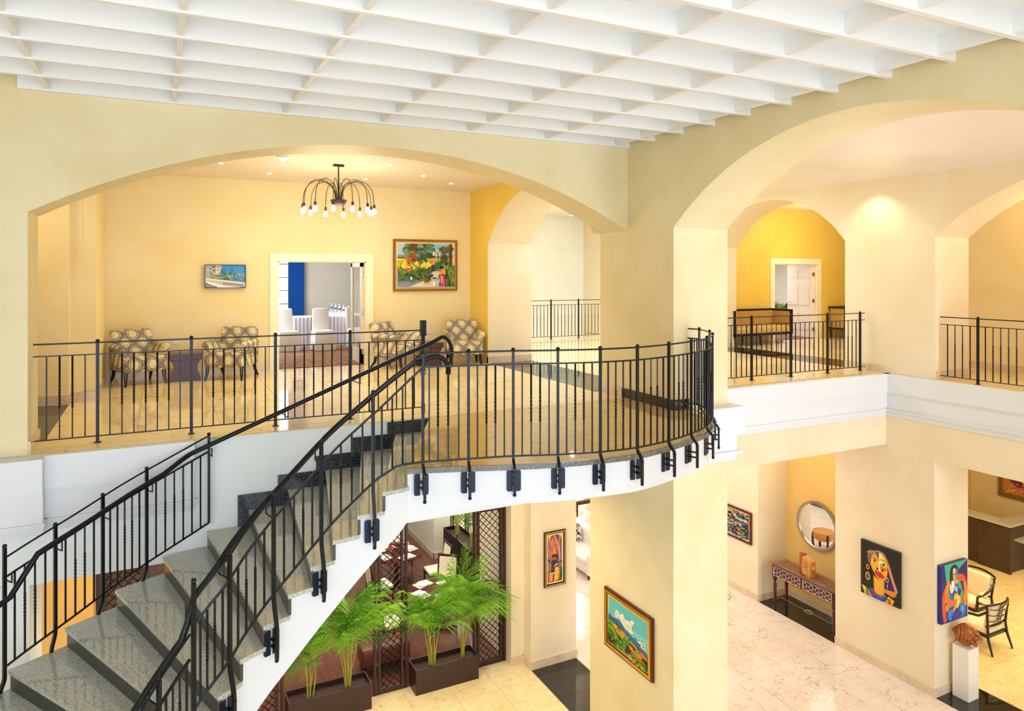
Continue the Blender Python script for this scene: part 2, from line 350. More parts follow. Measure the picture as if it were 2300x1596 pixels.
for z0,z1,fy,ex in ((-.34,-.004,7.2,7.19),(-.4,-.34,7.23,7.14),(-.61,-.4,7.27,7.11),(-.65,-.61,7.22,7.17),(-.74,-.65,7.29,7.11)):
    mb.box(6.1,fy,z0,ex,7.40,z1).box(7.065,7.40,z0,ex,8.30,z1)
st('trim_7',mb,TRIM)
# base boards
def bb(name,m,*bx):
    mb=MB()
    for q in bx: mb.box(*q)
    st(name,mb,m)
h=.135; t=.022
bb('baseboard_back',MARBB,(-.78,13.9-t,0,1.86,13.9,h),(3.9,13.9-t,0,5.985,13.9,h))
bb('baseboard_left',MARBB,(-.78,11.66,0,-.78+t,13.88,h),(-2.38,11.49-t,0,-1.09,11.49,h),(-1.09,11.66-t,0,-.78+t,11.66,h),(-1.11,11.49,0,-1.09+t,11.64,h))
bb('baseboard_alcove_east',MARBB,(5.985-t,13.0-t,0,5.985,13.88,h),(5.963,13.0-t,0,6.99,13.0,h))
bb('baseboard_arch_left',MARBB,(-1.15,8.44,0,-1.15+t,9.1,h))
bb('baseboard_pillar',MARBB,(6.12-t,8.54,0,6.12,9.13+t,h),(6.12-t,9.13,0,7.0,9.13+t,h))
bb('baseboard_pillar_front',GRANB,(6.12-t,7.40-t,0,6.12,8.54,h),(6.12,7.4-t,0,6.37,7.4,h))
bb('baseboard_far_east',MARBB,(11.9-t,8.5,0,11.9,9.31,h),(11.88,9.31,0,12.85,9.31+t,h),(11.92,7.54-t,0,12.85,7.54,h))
bb('baseboard_corridor',MARBB,(14.0-t,-2,0,14.0,9.2,h))
bb('baseboard_back_right',MARBB,(12.85,13.9-t,0,14.8,13.9,h))
h=.15
for nm,bx in dict(baseboard_lower_east=[(11.9-t,7.55-t,G,11.9,9.53,G+h),(11.9-t,11.53,G,11.9,18.5,G+h),(11.9,7.55-t,G,12.85,7.55,G+h)],baseboard_niche=[(11.9,11.53-t,G,12.78,11.53,G+h),(12.78-t,9.53,G,12.78,11.53,G+h)],
  baseboard_pier_lower=[(6.12-t,11.4-t,G,7.11,11.4,G+h),(6.12-t,11.4,G,6.12,11.69,G+h),(5.84,11.69-t,G,6.12,11.69,G+h)],baseboard_restaurant=[(6.3-t,16.95,G,6.3,20.9,G+h),(6.28,16.95,G,6.75,16.97,G+h)]).items(): bb(nm,MARBB,*bx)
# door casings
def casing(name,x0,x1,z,y,wd=.15):
    st(name,MB().box(x0-wd,y-.03,0,x0,y,z+wd).box(x1,y-.03,0,x1+wd,y,z+wd).box(x0,y-.03,z,x1,y,z+wd).box(x0-.0,y-.001,0,x0+.02,y+.16,z).box(x1-.02,y-.001,0,x1,y+.16,z).box(x0,y-.001,z-.02,x1,y+.16,z),mat(name+'_paint','FBF3D8',.4))
casing('trim_8',2.04,3.72,2.05,13.9); casing('trim_9',14.94,16.6,2.08,13.9)
# meeting-room window
wf=st('window_1',MB().box(2.3,21.02,.5,2.36,21.1,2.9).box(3.5,21.02,.5,3.56,21.1,2.9).box(2.3,21.02,.5,3.56,21.1,.56).box(2.3,21.02,2.84,3.56,21.1,2.9),mat('window_blue_grey','7F95A8',.5))
MUN=mat('muntin_paint','5C7486',.5)
for x in (2.72,3.1,3.38): part('muntin',MB().box(x-.014,21.03,.56,x+.014,21.07,2.84),MUN,wf)
for z in (.95,1.33,1.71,2.09,2.47): part('muntin',MB().box(2.36,21.035,z-.014,3.5,21.065,z+.014),MUN,wf)
part('pane',MB().box(2.36,21.045,.56,3.5,21.05,2.84),GLZ,wf)
st('window_view',MB().box(1.5,22.4,-1,4.6,22.45,4),SKYW)
# door leaves
d=st('door_1',MB().box(3.655,13.99,.01,3.7,14.84,.3).box(3.655,13.99,1.95,3.7,14.84,2.03).box(3.655,13.99,.01,3.7,14.1,2.03).box(3.655,14.73,.01,3.7,14.84,2.03),mat('door_beige_paint','EADFC4',.4))
part('pane',MB().box(3.675,14.1,.3,3.68,14.73,1.95),GLZ,d)
for z in (.25,1.05,1.8): part('hinge',MB().box(3.66,13.955,z-.05,3.712,13.992,z+.05),STEEL,d)
part('door_handle',MB().tube([(3.655,14.78,1.0),(3.6,14.78,1.0),(3.6,14.68,1.0)],.009,8),STEEL,d,True)
d=st('door_2',MB().box(0,0,.01,.95,.04,2.06),mat('door_white_paint','F3EDE6',.4)); d.location=(16.585,13.985,0); d.rotation_euler=(0,0,R(90-3))
for (x0,x1) in ((.13,.42),(.53,.82)):
    for z0,z1 in ((.2,.72),(.9,1.55),(1.68,1.92)):
        part('door_panel',MB().box(x0,.04,z0,x1,.048,z1).box(x0+.03,.048,z0+.03,x1-.03,.053,z1-.03),d.data.materials[0],d)
for z in (.25,1.05,1.8): part('hinge',MB().box(-.02,-.03,z-.05,.012,.05,z+.05),BRASS,d)
part('door_handle',MB().tube([(.88,.04,1.0),(.88,.1,1.0),(.76,.1,1.0)],.01,8).lathe([(.025,0),(.025,.01)],(.88,.05,.9)),STEEL,d,True)
# ================= RAILINGS =================
BARH=.012
def bar_mesh(h,tw=True,r=.0095):
    n=22 if tw else 1
    if not tw: return MB().tube([(0,0,0),(0,0,h)],r*1.0,4,rot0=R(45)).mesh('baluster',IRON)
    a,b_=.36*h,.68*h; zs=[0,a]+[a+(b_-a)*k/26 for k in range(1,27)]+[h]
    tws=[0,0]+[R(26*k) for k in range(1,27)]+[R(26*26)]
    rr=[r,r]+[r*1.18]*25+[r,r]
    return MB().tube([(0,0,z) for z in zs],rr,4,rot0=R(45),twist=tws).mesh('baluster',IRON)
_bm={}
def baluster(parent,x,y,z0,z1,tw,rz=0):
    k=(round(z1-z0,3),tw)
    if k not in _bm: _bm[k]=bar_mesh(z1-z0,tw)
    return put('baluster',_bm[k],parent,(x,y,z0),rz)
def rail_line(name,parent,pts,r,n=6,sq=False,m=None): return part(name,MB().tube(pts,r*(1.2 if sq else 1),4 if sq else n,rot0=R(45) if sq else 0),m or IRON,parent,smooth=not sq)
def post_level(parent,x,y,h=1.065,rz=0,w_=.016):
    return part('post',MB().box(-w_,-w_,0,w_,w_,h).ball((0,0,h+.022),.021,8).box(-.035,-.035,0,.035,.035,.006),IRON,parent,loc=(x,y,0),rz=rz)
def straight(label,group,A,B,posts,nb,first=None,zt=1.07):
    """posts: distances from A; nb balusters per full bay"""
    A=Vector(A); B=Vector(B); Lg=(B-A).length; u=(B-A)/Lg; rz=math.atan2(u.y,u.x)
    t=thing('railing',label,'railing',(A.x,A.y,A.z),rz,group)
    for z,r,q in ((zt,.0085,False),(.945,.0085,True),(.07,.0085,True)):
        part('rail',MB().tube([(0,0,z),(Lg,0,z)],r,6 if not q else 4,rot0=0 if not q else R(45),up=Vector((0,0,1))),IRON,t)
    for p in posts: post_level(t,p,0)
    ed=[0]+list(posts)+([Lg] if Lg-posts[-1]>.2 else [])
    for a,b_ in zip(ed,ed[1:]):
        n=max(1,round((b_-a)/.115)-1)
        for k in range(n): baluster(t,a+(b_-a)*(k+1)/(n+1),0,.078,.94,0<k<n-1)
    return t
ra=straight('black iron balustrade under the left arch, in front of the armchairs',None,(-1.145,8.75,0),(3.10,8.75,0),[.575,1.49,2.40,3.29],7)
# newel with cap, twisted shaft and basket at the right end of the alcove balustrade
part('newel',MB().box(4.225,-.02,.62,4.265,.02,1.0),IRON,ra)
part('newel_foot',MB().box(4.225,-.02,.0,4.265,.02,.12),IRON,ra)
part('newel_cap',MB().box(4.211,-.034,1.0,4.279,.034,1.2),IRON,ra)
part('newel_shaft',MB().tube([(4.245,0,.12+.34*k/24) for k in range(25)],.02,4,twist=[R(24*k) for k in range(25)]),IRON,ra)
for j in range(4):
    a=j*math.pi/2; part('basket_wire',MB().tube([(4.245+math.sin(math.pi*k/10)*.035*math.cos(a+k*.32),math.sin(math.pi*k/10)*.035*math.sin(a+k*.32),.46+.16*k/10) for k in range(11)],.006,6),IRON,ra)
straight('black iron balustrade in front of the brocade sofa, right of the pillar',None,(7.07,8.87,0),(11.88,8.87,0),[.1,1.02,1.94,2.87,3.80,4.68],7)
straight('black iron balustrade under the far right arch, at the picture edge',None,(11.98,7.5,0),(11.98,2.3,0),[.62,1.55,2.47,3.4,4.32],7)
straight('distant black iron balustrade seen past the pale arch jamb',None,(6.99,17.0,0),(11.9,17.0,0),[.1,.99,1.88,2.77,3.665,4.55],7)
# curved landing balustrade
PL=[(2.19,6.185),(2.61,6.10),(3.03,6.0),(3.44,5.86),(3.86,5.76),(4.29,5.74),(4.76,5.83),(5.19,5.98),(5.60,6.19),(5.97,6.50),(6.23,6.84),(6.40,7.22),(6.366,7.40)]
SE=[(2.08,6.30),(2.61,6.125),(3.02,5.98),(3.44,5.86),(3.86,5.80),(4.30,5.775),(4.78,5.885),(5.21,6.035),(5.61,6.21),(5.95,6.50),(6.19,6.84),(6.34,7.22),(6.33,7.4)]
rc=thing('railing','curved black iron balustrade sweeping around the landing edge to the pillar','railing',(0,0,0))
N12=[k/6 for k in range(0,73)]
for z,r,q in ((1.07,.009,False),(.945,.009,True),(.07,.009,True)):
    rail_line('rail',rc,[cr(PL,t)+(z,) for t in N12],r,6,q)
_pf={}
def foot_post(parent,x,y,zt,zb,zc,nx,ny,outw=.07,gap=.10,ball=True,plate=True,w_=.0135):
    """post standing outside a slab edge; below zb it swells outward (nx,ny) down to a bracket centred on zc"""
    a=math.atan2(ny,nx); mb=MB()
    zs=[zt,zb]; pts=[(0,0,zt),(0,0,zb-.0)]
    for k in range(1,9):
        u=k/8; pts.append((outw*(.5-.5*math.cos(math.pi*u)),0,zb-(zb-(zc+.10))*u))
    pts.append((outw,0,zc-.11))
    mb.tube(pts,w_*1.25,4,rot0=R(45))
    if ball: mb.ball((0,0,zt+.018),.02,8)
    mb.ball((outw,0,zc-.125),.018,8).lathe([(.02,0),(.02,.012)],(outw,0,zc+.09),8)
    o=part('post',mb,IRON,parent,loc=(x,y,0),rz=a)
    if plate:
        g=outw-gap
        for s_ in (-1,1):
            part('bracket_plate',MB().prism([(s_*.012,-.1),(s_*.06,-.1),(s_*.068,-.085),(s_*.068,.085),(s_*.058,.1),(s_*.012,.1)],-.006,.006),IRONB,o,rot=(R(90),0,R(90)),loc=(g,0,zc))
        part('bracket_arm',MB().box(g,-.012,zc+.02,outw,.012,zc+.035).box(g,-.012,zc-.035,outw,.012,zc-.02),IRON,o)
    return o
for k in range(12):
    x,y=PL[k]; n_=nrm(PL,max(k,.1))[0]; nx,ny=(-n_[0],-n_[1])
    if k==0: nx,ny=-.1,-.995
    x2,y2=cr(SE,k*(12/12)); 
    gap=.07+(x-x2)*nx+(y-y2)*ny if k else .14; foot_post(rc,x,y,1.065,.06,-.155,nx,ny,.07,gap-.008)
    if k<12:
        for j in range(1,5):
            q=cr(PL,k+j/5); 
            if k==11 and j>2: continue
            d_=nrm(PL,k+j/5)[1]; baluster(rc,q[0],q[1],.078,.94,j in (2,3),math.atan2(d_[1],d_[0]))
# ================= STAIR =================
r_=.17; CC=(.95,4.15)
RI=[(2.08,6.30),(1.83,6.245),(1.60,6.23),(1.37,6.19),(1.17,6.135),(.975,6.07),(.765,5.98),(.575,5.865),(.41,5.74)]
for n in range(9,24):
    a=R(108.7+6.3*(n-8)); RI.append((CC[0]+1.68*math.cos(a),CC[1]+1.68*math.sin(a)))
LO=[(3.085-.43*n,8.44) for n in range(7)]+[(.084,8.29),(-.344,8.076),(-.742,7.815),(-1.144,7.565)]
for n in range(11,24):
    a=R(121.5+6.3*(n-10)); LO.append((CC[0]+4.0*math.cos(a),CC[1]+4.0*math.sin(a)))
NS=19
stair=thing('staircase','curving stair with speckled grey granite treads and white stringer','staircase',(0,0,0))
def inn(n,d=0): return off(RI,n,d) if n>0 else RI[0]
def out(n,d=0):
    q=off(LO,n,-d) if n>6.2 else cr(LO,n); return (q[0],min(q[1],8.44))
def unit(a,b_):
    d=(b_[0]-a[0],b_[1]-a[1]); l=math.hypot(*d); return (d[0]/l,d[1]/l)
for n in range(1,NS):
    z=-r_*n
    a=inn(n,.035); b_=inn(n-1,.035) if n>1 else (RI[0][0],RI[0][1]-.03); m_=inn(n-.5,.035)
    c=out(n-1,.03 if n>7 else 0); d_=out(n,.03 if n>6 else 0); e=out(n-.5,.03 if n>6.5 else 0)
    # step the nosing forward a little
    u=unit(a,d_); fwd=(-u[1],u[0])
    if fwd[0]*(a[0]-b_[0])+fwd[1]*(a[1]-b_[1])<0: fwd=(-fwd[0],-fwd[1])
    F=.02; A=(a[0]+fwd[0]*F,a[1]+fwd[1]*F); D=(d_[0]+fwd[0]*F,d_[1]+fwd[1]*F)
    tr=part('tread',MB().prism([A,m_,b_,c,e,D],z-.035,z),GRAN,stair)
    ed=MB(); w2=unit(A,b_); ed.prism([(A[0],A[1]-.001),(b_[0],b_[1]-.001),(b_[0]-u[0]*.0,b_[1]-.003),(A[0],A[1]-.003)],z-.036,z-.002)
    for q in (.07,.115):
        p=(A[0]-fwd[0]*q*.55+u[0]*.12,A[1]-fwd[1]*q*.55+u[1]*.12); s_=(D[0]-fwd[0]*q*1.2-u[0]*.22,D[1]-fwd[1]*q*1.2-u[1]*.22)
        h_=.0035; v=(fwd[0]*h_,fwd[1]*h_)
        part('grip_strip',MB().prism([(p[0]+v[0],p[1]+v[1]),(p[0]-v[0],p[1]-v[1]),(s_[0]-v[0],s_[1]-v[1]),(s_[0]+v[0],s_[1]+v[1])],z,z+.0015),mat('grip_inlay','D9C8A4',.5) if n==1 and q==.07 else bpy.data.materials['grip_inlay'],tr)
    # riser below this nosing
    th=.02; v=(fwd[0]*th,fwd[1]*th); a0=inn(n,.02); d0=out(n,.01 if n>6 else 0)
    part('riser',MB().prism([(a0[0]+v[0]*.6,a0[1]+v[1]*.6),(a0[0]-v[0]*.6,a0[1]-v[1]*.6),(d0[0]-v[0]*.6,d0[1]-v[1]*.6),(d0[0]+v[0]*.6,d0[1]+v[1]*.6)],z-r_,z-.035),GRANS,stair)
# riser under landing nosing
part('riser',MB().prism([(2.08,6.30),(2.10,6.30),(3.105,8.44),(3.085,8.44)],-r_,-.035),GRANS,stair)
def zb(n): return -r_*n-.62 if n>=3 else -.50-.21*n if n<1 else -.50-.21-(n-1)*(.42/2) if n<3 else 0
mb=MB()
for n in range(1,NS):
    for k in range(3):
        t0=n-1+k/3; t1=n-1+(k+1)/3; q=[inn(t0) if t0>0 else RI[0],inn(t1),out(t1),out(t0)]
        zt=-r_*n-.036; zz=[zb(t0),zb(t1),zb(t1),zb(t0)]
        vs=[(q[i][0],q[i][1],zz[i]) for i in range(4)]+[(q[i][0],q[i][1],zt) for i in range(4)]
        fs=[(0,3,2,1),(4,5,6,7),(0,1,5,4),(2,3,7,6)]
        if k==2: fs.append((1,2,6,5))
        if k==0: fs.append((3,0,4,7))
        mb.add(vs,fs)
part('stringer',mb,TRIM,stair)
# black granite skirting stepping up the wall
for n in range(1,6):
    x0=LO[n][0]-.13; x1=LO[n-1][0]-.13 if n>1 else LO[0][0]; z=-r_*n
    part('skirting',MB().box(x0,8.415,z-r_,x1,8.44,z+.178 if n>1 else -.02),GRANK,stair)
# landing slab
Pe=[cr(SE,t/4) for t in range(0,49)]
poly=Pe+[(6.12,7.4),(6.12,8.45),(3.085,8.45)]
ld=st('floor_landing',MB().prism([(p[0],p[1]) for p in poly],-.03,-.001),MARBD)
part('fascia',MB().prism([(p[0],p[1]) for p in Pe]+[(6.2,8.45),(3.085,8.45)],lambda p:-.50+.12*min(1,max(0,(p[0]-2.08)/.6)) ,-.03),TRIM,ld)
# speckled granite nosing along the landing edge
no=MB(); 
for i in range(48):
    a=off(SE,i/4,.0);b_=off(SE,(i+1)/4,.0); a2=off(SE,i/4,-.03); b2=off(SE,(i+1)/4,-.03)
    no.prism([a,b_,b2,a2],-.05,.0)
part('edge_nosing',no,granite('nosing_granite','3A3834','6A6660','9A968C',.2,110),ld)
# wall behind the stair (outer side) and its lower lip
st('wall_stair',MB().box(-1.1,8.445,-1.3,3.1,8.46,-.012),STW)
# ---- inner stair balustrade
rs=thing('railing','black iron balustrade on the inner curve of the granite stair','railing',(0,0,0))
def bl(n): return max(0,1-n/1.3)
def dr(n): return 0 if n<9.15 else .2*min(1,(n-9.15)/.15)
def ip(n,d=.05): 
    if n<=0: return PL[0]
    q=off(RI,n,d); k=bl(n); return (q[0]*(1-k)+PL[0][0]*k+0,q[1]*(1-k)+PL[0][1]*k) if k>0 else q
def ip2(n):
    if n<1.3: a=Vector(PL[0]); b_=Vector(off(RI,1.3,.05)); return tuple(a.lerp(b_,n/1.3))
    return off(RI,n,.05)
def zth(n): return -r_*n+.98+.09*bl(n)-dr(n)
def zse(n): return -r_*n+.80+.145*bl(n)-dr(n)
def zbo(n): return min(.07,-r_*n+.19)-dr(n)
for rg in ((0,9.1),(9.3,15)):
    ts=[rg[0]+(rg[1]-rg[0])*k/48 for k in range(49)]
    rail_line('rail',rs,[ip2(t)+(zth(t),) for t in ts],.010,6)
    rail_line('rail',rs,[ip2(t)+(zse(t),) for t in ts],.010,6,True)
    rail_line('rail',rs,[ip2(t)+(zbo(t),) for t in ts],.010,6,True)
pp=[0,1.47,3.66,5.73,7.69,9.15,10.61,12.1,13.6]
for a,b_ in zip(pp,pp[1:]):
    for j in range(1,5):
        t=a+(b_-a)*j/5; q=ip2(t); d_=nrm(RI,t)[1]; baluster(rs,q[0],q[1],zbo(t)+.005,zse(t)-.005,j in (2,3),math.atan2(d_[1],d_[0]))
for t in pp[1:]:
    q=ip2(t); n_=nrm(RI,t)[0]; zc=-r_*math.ceil(t)-.16
    foot_post(rs,q[0],q[1],zth(t)+(dr(t+.1) if t<9.5 else 0)+.0,zbo(t)-.0,zc,n_[0],n_[1],.045,.075,w_=.015)
    g=q; zz=zse(t)
    part('handrail_bracket',MB().tube([(q[0],q[1],zz+.0),(q[0]-n_[0]*.11,q[1]-n_[1]*.11,zz+.02),(q[0]-n_[0]*.11,q[1]-n_[1]*.11,zz+.13)],.007,6),IRON,rs)
# thick hand rails as parts of the balustrades
def gz(n,base=.935): return -r_*n+base+.07*bl(n)-dr(n+.1)*1.0
pts=[]; 
hx,hy=PL[0]
for k in range(9):
    a=math.pi*k/8*.95; pts.append((2.38+.05-.0+.14*math.cos(a)*1.0,6.20,.93+.115*math.sin(a) - (.0)))
pts=[(2.46,6.24,.86)]+[(2.33+.13*math.cos(R(a)),6.23,.90+.13*math.sin(R(a))) for a in range(0,111,15)]
ts=[0.15+.25*k for k in range(0,60)]
def hp(n): 
    q=ip2(n); n_=nrm(RI,max(n,.3))[0]; return (q[0]-n_[0]*.085,q[1]-n_[1]*.085)
pts+= [hp(t)+(gz(t),) for t in ts]
part('handrail',MB().tube(pts,.0245,14),IRON,rs,True)
# ---- outer (left) stair balustrade
rl=thing('railing','black iron balustrade on the outer left side of the granite stair','railing',(0,0,0))
def dl(n): return 0 if n<10.15 else .22*min(1,(n-10.15)/.12)
def op(n,d=0): 
    if n<7.47: return tuple(Vector((.505,8.375)).lerp(Vector(off(LO,7.47,.05)),(n-6.02)/1.45))
    return off(LO,n,d+.05)
zt_=lambda n:-r_*n+1.06-dl(n); zs_=lambda n:-r_*n+.89-dl(n); zo_=lambda n:-r_*n+.11-dl(n)
for rg in ((6.02,10.15),(10.27,14.5)):
    ts=[rg[0]+(rg[1]-rg[0])*k/36 for k in range(37)]
    for f_,q in ((zt_,0),(zs_,1),(zo_,1)): rail_line('rail',rl,[op(t)+(f_(t),) for t in ts],.009,6,bool(q))
po=[6.02,7.47,8.39,9.3,10.19,11.6,13]
for a,b_ in zip(po,po[1:]):
    m_=6 if a<7 else 5 if a<8 else 4
    for j in range(1,m_+1):
        t=a+(b_-a)*j/(m_+1); q=op(t); d_=nrm(LO,t)[1]; baluster(rl,q[0],q[1],zo_(t)+.005,zs_(t)-.005,(j in (2,3)) if m_<6 else j in (3,4,5),math.atan2(d_[1],d_[0]))
part('post',MB().box(-.013,-.013,zo_(6.02),.013,.013,zt_(6.02)).ball((0,0,zt_(6.02)+.018),.02,8),IRON,rl,loc=op(6.02)+(0,))
for t in po[1:]:
    q=op(t); n_=nrm(LO,t)[0]; zc=-r_*math.ceil(t)-.12; ex=.2 if 10<t<10.5 else 0
    foot_post(rl,q[0],q[1],zt_(min(t,10.15) if t<10.5 else t)+(.08 if ex else 0),zo_(t),zc,-n_[0],-n_[1],.075,.1,plate=False,w_=.015)
for t in po[:5]:
    q=op(t); n_=nrm(LO,t)[0]; zz=zs_(min(t,10.1))
    part('handrail_bracket',MB().tube([(q[0],q[1],zz-.03),(q[0]+n_[0]*.12,q[1]+n_[1]*.12,zz-.03),(q[0]+n_[0]*.12,q[1]+n_[1]*.12,zz+.06)],.007,6),IRON,rl)
def lh(n): 
    if n<6.5: return (cr(LO,max(n,0))[0] if n>=0 else 3.085-.43*n,8.32)
    q=off(LO,n,.15); return q if n>7.2 else tuple(Vector((cr(LO,6.5)[0],8.32)).lerp(Vector(off(LO,7.2,.15)),(n-6.5)/.7))
pts=[(3.335,8.36,.62),(3.34,8.36,.74)]+[(3.21+.13*math.cos(R(a)),8.34,.81+.20*math.sin(R(a))) for a in range(15,96,13)]
pts+=[lh(t)+(-r_*t+.965-(0 if t<9.75 else .22*min(1,(t-9.75)/.4)),) for t in [.2+.25*k for k in range(0,57)]]
part('handrail',MB().tube(pts,.0245,14),IRON,rl,True)
for x,y in ((1.3,8.36),(2.13,8.36),(3.02,8.36)):
    n=(3.085-x)/.43; z=-r_*n+.965; part('handrail_bracket',MB().tube([(x,8.75 if x>1.2 else 8.44,z-.09),(x+.03,8.32,z-.09),(x+.03,8.32,z-.01)],.007,6),IRON,rl)
# ================= FURNITURE AND THINGS =================
def armchair(first=[None]):
    t=thing('armchair','x','chair')
    part('seat',MB().rbox(-.33,-.38,.22,.33,.26,.44,.05,3).rbox(-.32,-.37,.40,.32,.22,.47,.035,3),DAM,t,True)
    part('backrest',MB().rbox(-.31,.16,.28,.31,.34,.87,.06,3,lambda c:(c.x*(1+.06*(c.z-.3)),c.y+(c.z-.4)*.2,c.z)),DAM,t,True)
    for s_ in (-1,1):
        part('arm',MB().rbox(s_*.36 if s_<0 else .27,-.28,.22,-.27 if s_<0 else .36,.28,.6,.03,2).tube([(s_*.33,-.33,.585),(s_*.335,-.3,.60),(s_*.335,.26,.62)],[.05,.058,.05],12),DAM,t,True)
        for y,sl in ((-.31,-.05),(.24,.12)):
            part('leg',MB().tube([(s_*.29,y,.24),(s_*.295,y+sl*.25,.12),(s_*.31,y+sl,0)],[.034,.028,.017],8),BLACKW,t,True)
    return t
g_='damask armchairs in the upper lounge'
c1=armchair(); c1.location=(-.28,13.22,0); c1.rotation_euler.z=R(20); tag(c1,'damask armchair at far left beside the alcove corner, left of a plum side table','chair',g_)
for (x,y,rz,lab) in ((1.17,13.17,-28,'damask armchair between the plum side table and the left of the open double doorway'),(4.12,13.22,38,'damask armchair turned right, just right of the open doorway'),(5.5,13.1,-16,'damask armchair facing forward in the right corner of the lounge')):
    c=copytree(c1); c.location=(x,y,0); c.rotation_euler.z=R(rz); c['label']=lab
def sidetable(x0,x1,y0,y1,h,lab):
    t=thing('side_table',lab,'table',((x0+x1)/2,(y0+y1)/2,0)); w2=(x1-x0)/2; d=(y1-y0)/2
    part('tabletop',MB().rbox(-w2-.03,-d-.02,h-.1,w2+.03,d+.02,h,.006,1),WTABLE,t)
    pr=[(w2*(1-.22*math.sin(math.pi*k/10)),.07+(h-.17)*k/10) for k in range(11)]
    mb=MB(); n=len(pr); vs=[(sx*p,y,z) for y in (-d,d) for sx,ps in ((1,pr),(-1,pr[::-1])) for p,z in ps]; m=2*n
    mb.add(vs,[tuple(range(m))[::-1],tuple(range(m,2*m))]+[(i,(i+1)%m,m+(i+1)%m,m+i) for i in range(m)]); part('pedestal',mb,WTABLE,t)
    part('base',MB().box(-w2,-d,0,w2,d,.07),WTABLE,t)
sidetable(.2,.66,13.05,13.5,.46,'plum stained wooden side table with curved-in sides between two damask armchairs')
sidetable(4.63,5.0,13.0,13.45,.46,'dark side table with curved-in sides partly behind the stair handrail hooks')
for x in (.30,5.02): tag(part('wall_socket',MB().box(-.06,-.008,-.04,.06,0,.04),TRIM,loc=(x,13.895,.60)),'white wall socket above the side table, %s of the doorway'%('left' if x<1 else 'right'),'socket')
# chandelier
ch=thing('chandelier','black spider chandelier with twelve curved arms and bare lit bulbs','chandelier',(2.585,11.3,ZC))
part('ceiling_plate',MB().box(-.085,-.03,-.035,.085,.03,0),BLACKW,ch)
part('rod',MB().tube([(0,0,-.03),(0,0,-.56)],.011,8),BLACKW,ch,True)
part('hub',MB().lathe([(.015,-.52),(.03,-.56),(.125,-.565),(.128,-.59),(.10,-.64),(.05,-.675),(.008,-.69)],(0,0,0),20),WDARK,ch,True)
arm=MB().tube([(.05,0,-.56)]+[(.30-.25*math.cos(math.pi*k/14),0,-.56+.30*math.sin(math.pi*k/14)**.9+ -.0*k) for k in range(1,14)]+[(.555,0,-.60),(.56,0,-.64)],.006,6).mesh('arm',WDARK,True)
sock=MB().lathe([(.018,-.70),(.02,-.70),(.02,-.645),(.008,-.635)],(.56,0,0),10).mesh('socket',WDARK,True)
bulb=MB().lathe([(.002,-.80),(.022,-.793),(.036,-.765),(.03,-.73),(.014,-.70)],(.56,0,0),12).mesh('bulb',BULB,True)
for k in range(12):
    a=put('arm',arm,ch,rz=R(30*k+9)); s_=put('socket',sock,a); put('bulb',bulb,s_)
point('chandelier_glow',(2.585,11.3,2.55),50,(1,.93,.66),.45)
# downlights
pos=[(.895,11.975,'leftmost small lit downlight in the lounge ceiling'),(1.74,12.833,'small lit downlight above the television side of the lounge ceiling'),(3.34,11.003,'small lit downlight right above the chandelier'),(3.422,12.769,'small lit downlight behind the chandelier, close to the back wall'),(4.223,11.9,'small lit downlight above the village road painting'),(5.056,12.669,'small lit downlight nearest the back right corner of the lounge'),(5.083,11.214,'rightmost small lit downlight beside the big arch')]
for x,y,lab in pos:
    t=thing('downlight',lab,'ceiling light',(x,y,ZC))
    part('trim_ring',MB().lathe([(.035,-.004),(.05,-.006),(.052,0)],(0,0,0),16),TRIM,t,True); part('lens',MB().lathe([(.001,-.008),(.034,-.008),(.034,-.002)],(0,0,0),14),LAMP,t)
    spot('downlight_beam',(x,y,ZC-.03),19)
t=thing('spotlight','round surface-mounted ceiling fixture left of the chandelier','ceiling light',(1.669,10.87,ZC))
part('base',MB().lathe([(.09,0),(.085,-.03),(.05,-.045)],(0,0,0),18),TRIM,t,True); part('lens',MB().lathe([(.04,-.045),(.036,-.075),(.002,-.085)],(0,0,0),14),LAMP,t,True)
spot('spotlight_beam',(1.669,10.87,ZC-.1),30)
for x,y,lab in ((9.83,16.5,'unlit round downlight in the pale far hall ceiling, nearer'),(11.0,17.9,'lit white downlight in the pale far hall ceiling')):
    t=thing('downlight',lab,'ceiling light',(x,y,ZC)); part('trim_ring',MB().lathe([(.07,-.004),(.09,-.01),(.095,0)],(0,0,0),16),TRIM,t,True); part('lens',MB().lathe([(.001,-.008),(.07,-.008),(.07,-.002)],(0,0,0),14),LAMP if y>17 else TRIM,t)
spot('bay_wall_fill',(11.5,8.6,3.5),38,(1,.9,.62),.05,120)  # unseen spot without fixture, brightens the far east wall
point('bay_arch_fill',(9.0,6.7,2.2),10,(1,.93,.86),.1)  # unseen point light hanging free in the bay
point('corridor_fill_south',(13.3,6.0,3.0),34,(1,.74,.38),.2)  # unseen warm point light in the corridor, no fixture
point('corridor_fill_north',(15.2,11.8,2.9),95,(1,.86,.55),.3)  # unseen warm fill that brightens the yellow wall, no fixture
point('hall_fill',(8.8,11.5,2.9),25,(1,.93,.86),.3)  # unseen fill in the hall behind the pillar, no fixture
point('niche_fill',(12.0,10.6,-1.8),9,(1,.85,.55),.15)  # unseen warm point light in front of the niche, no fixture
point('left_alcove_fill',(-1.75,10.3,2.8),14,(1,.82,.4),.2)  # added warm point light that yellows the alcove, no fixture
spot('ochre_wall_fill',(-1.0,10.3,-1.35),45,(1,.72,.36),.15)  # unseen warm spot in front of the ochre wall, no fixture
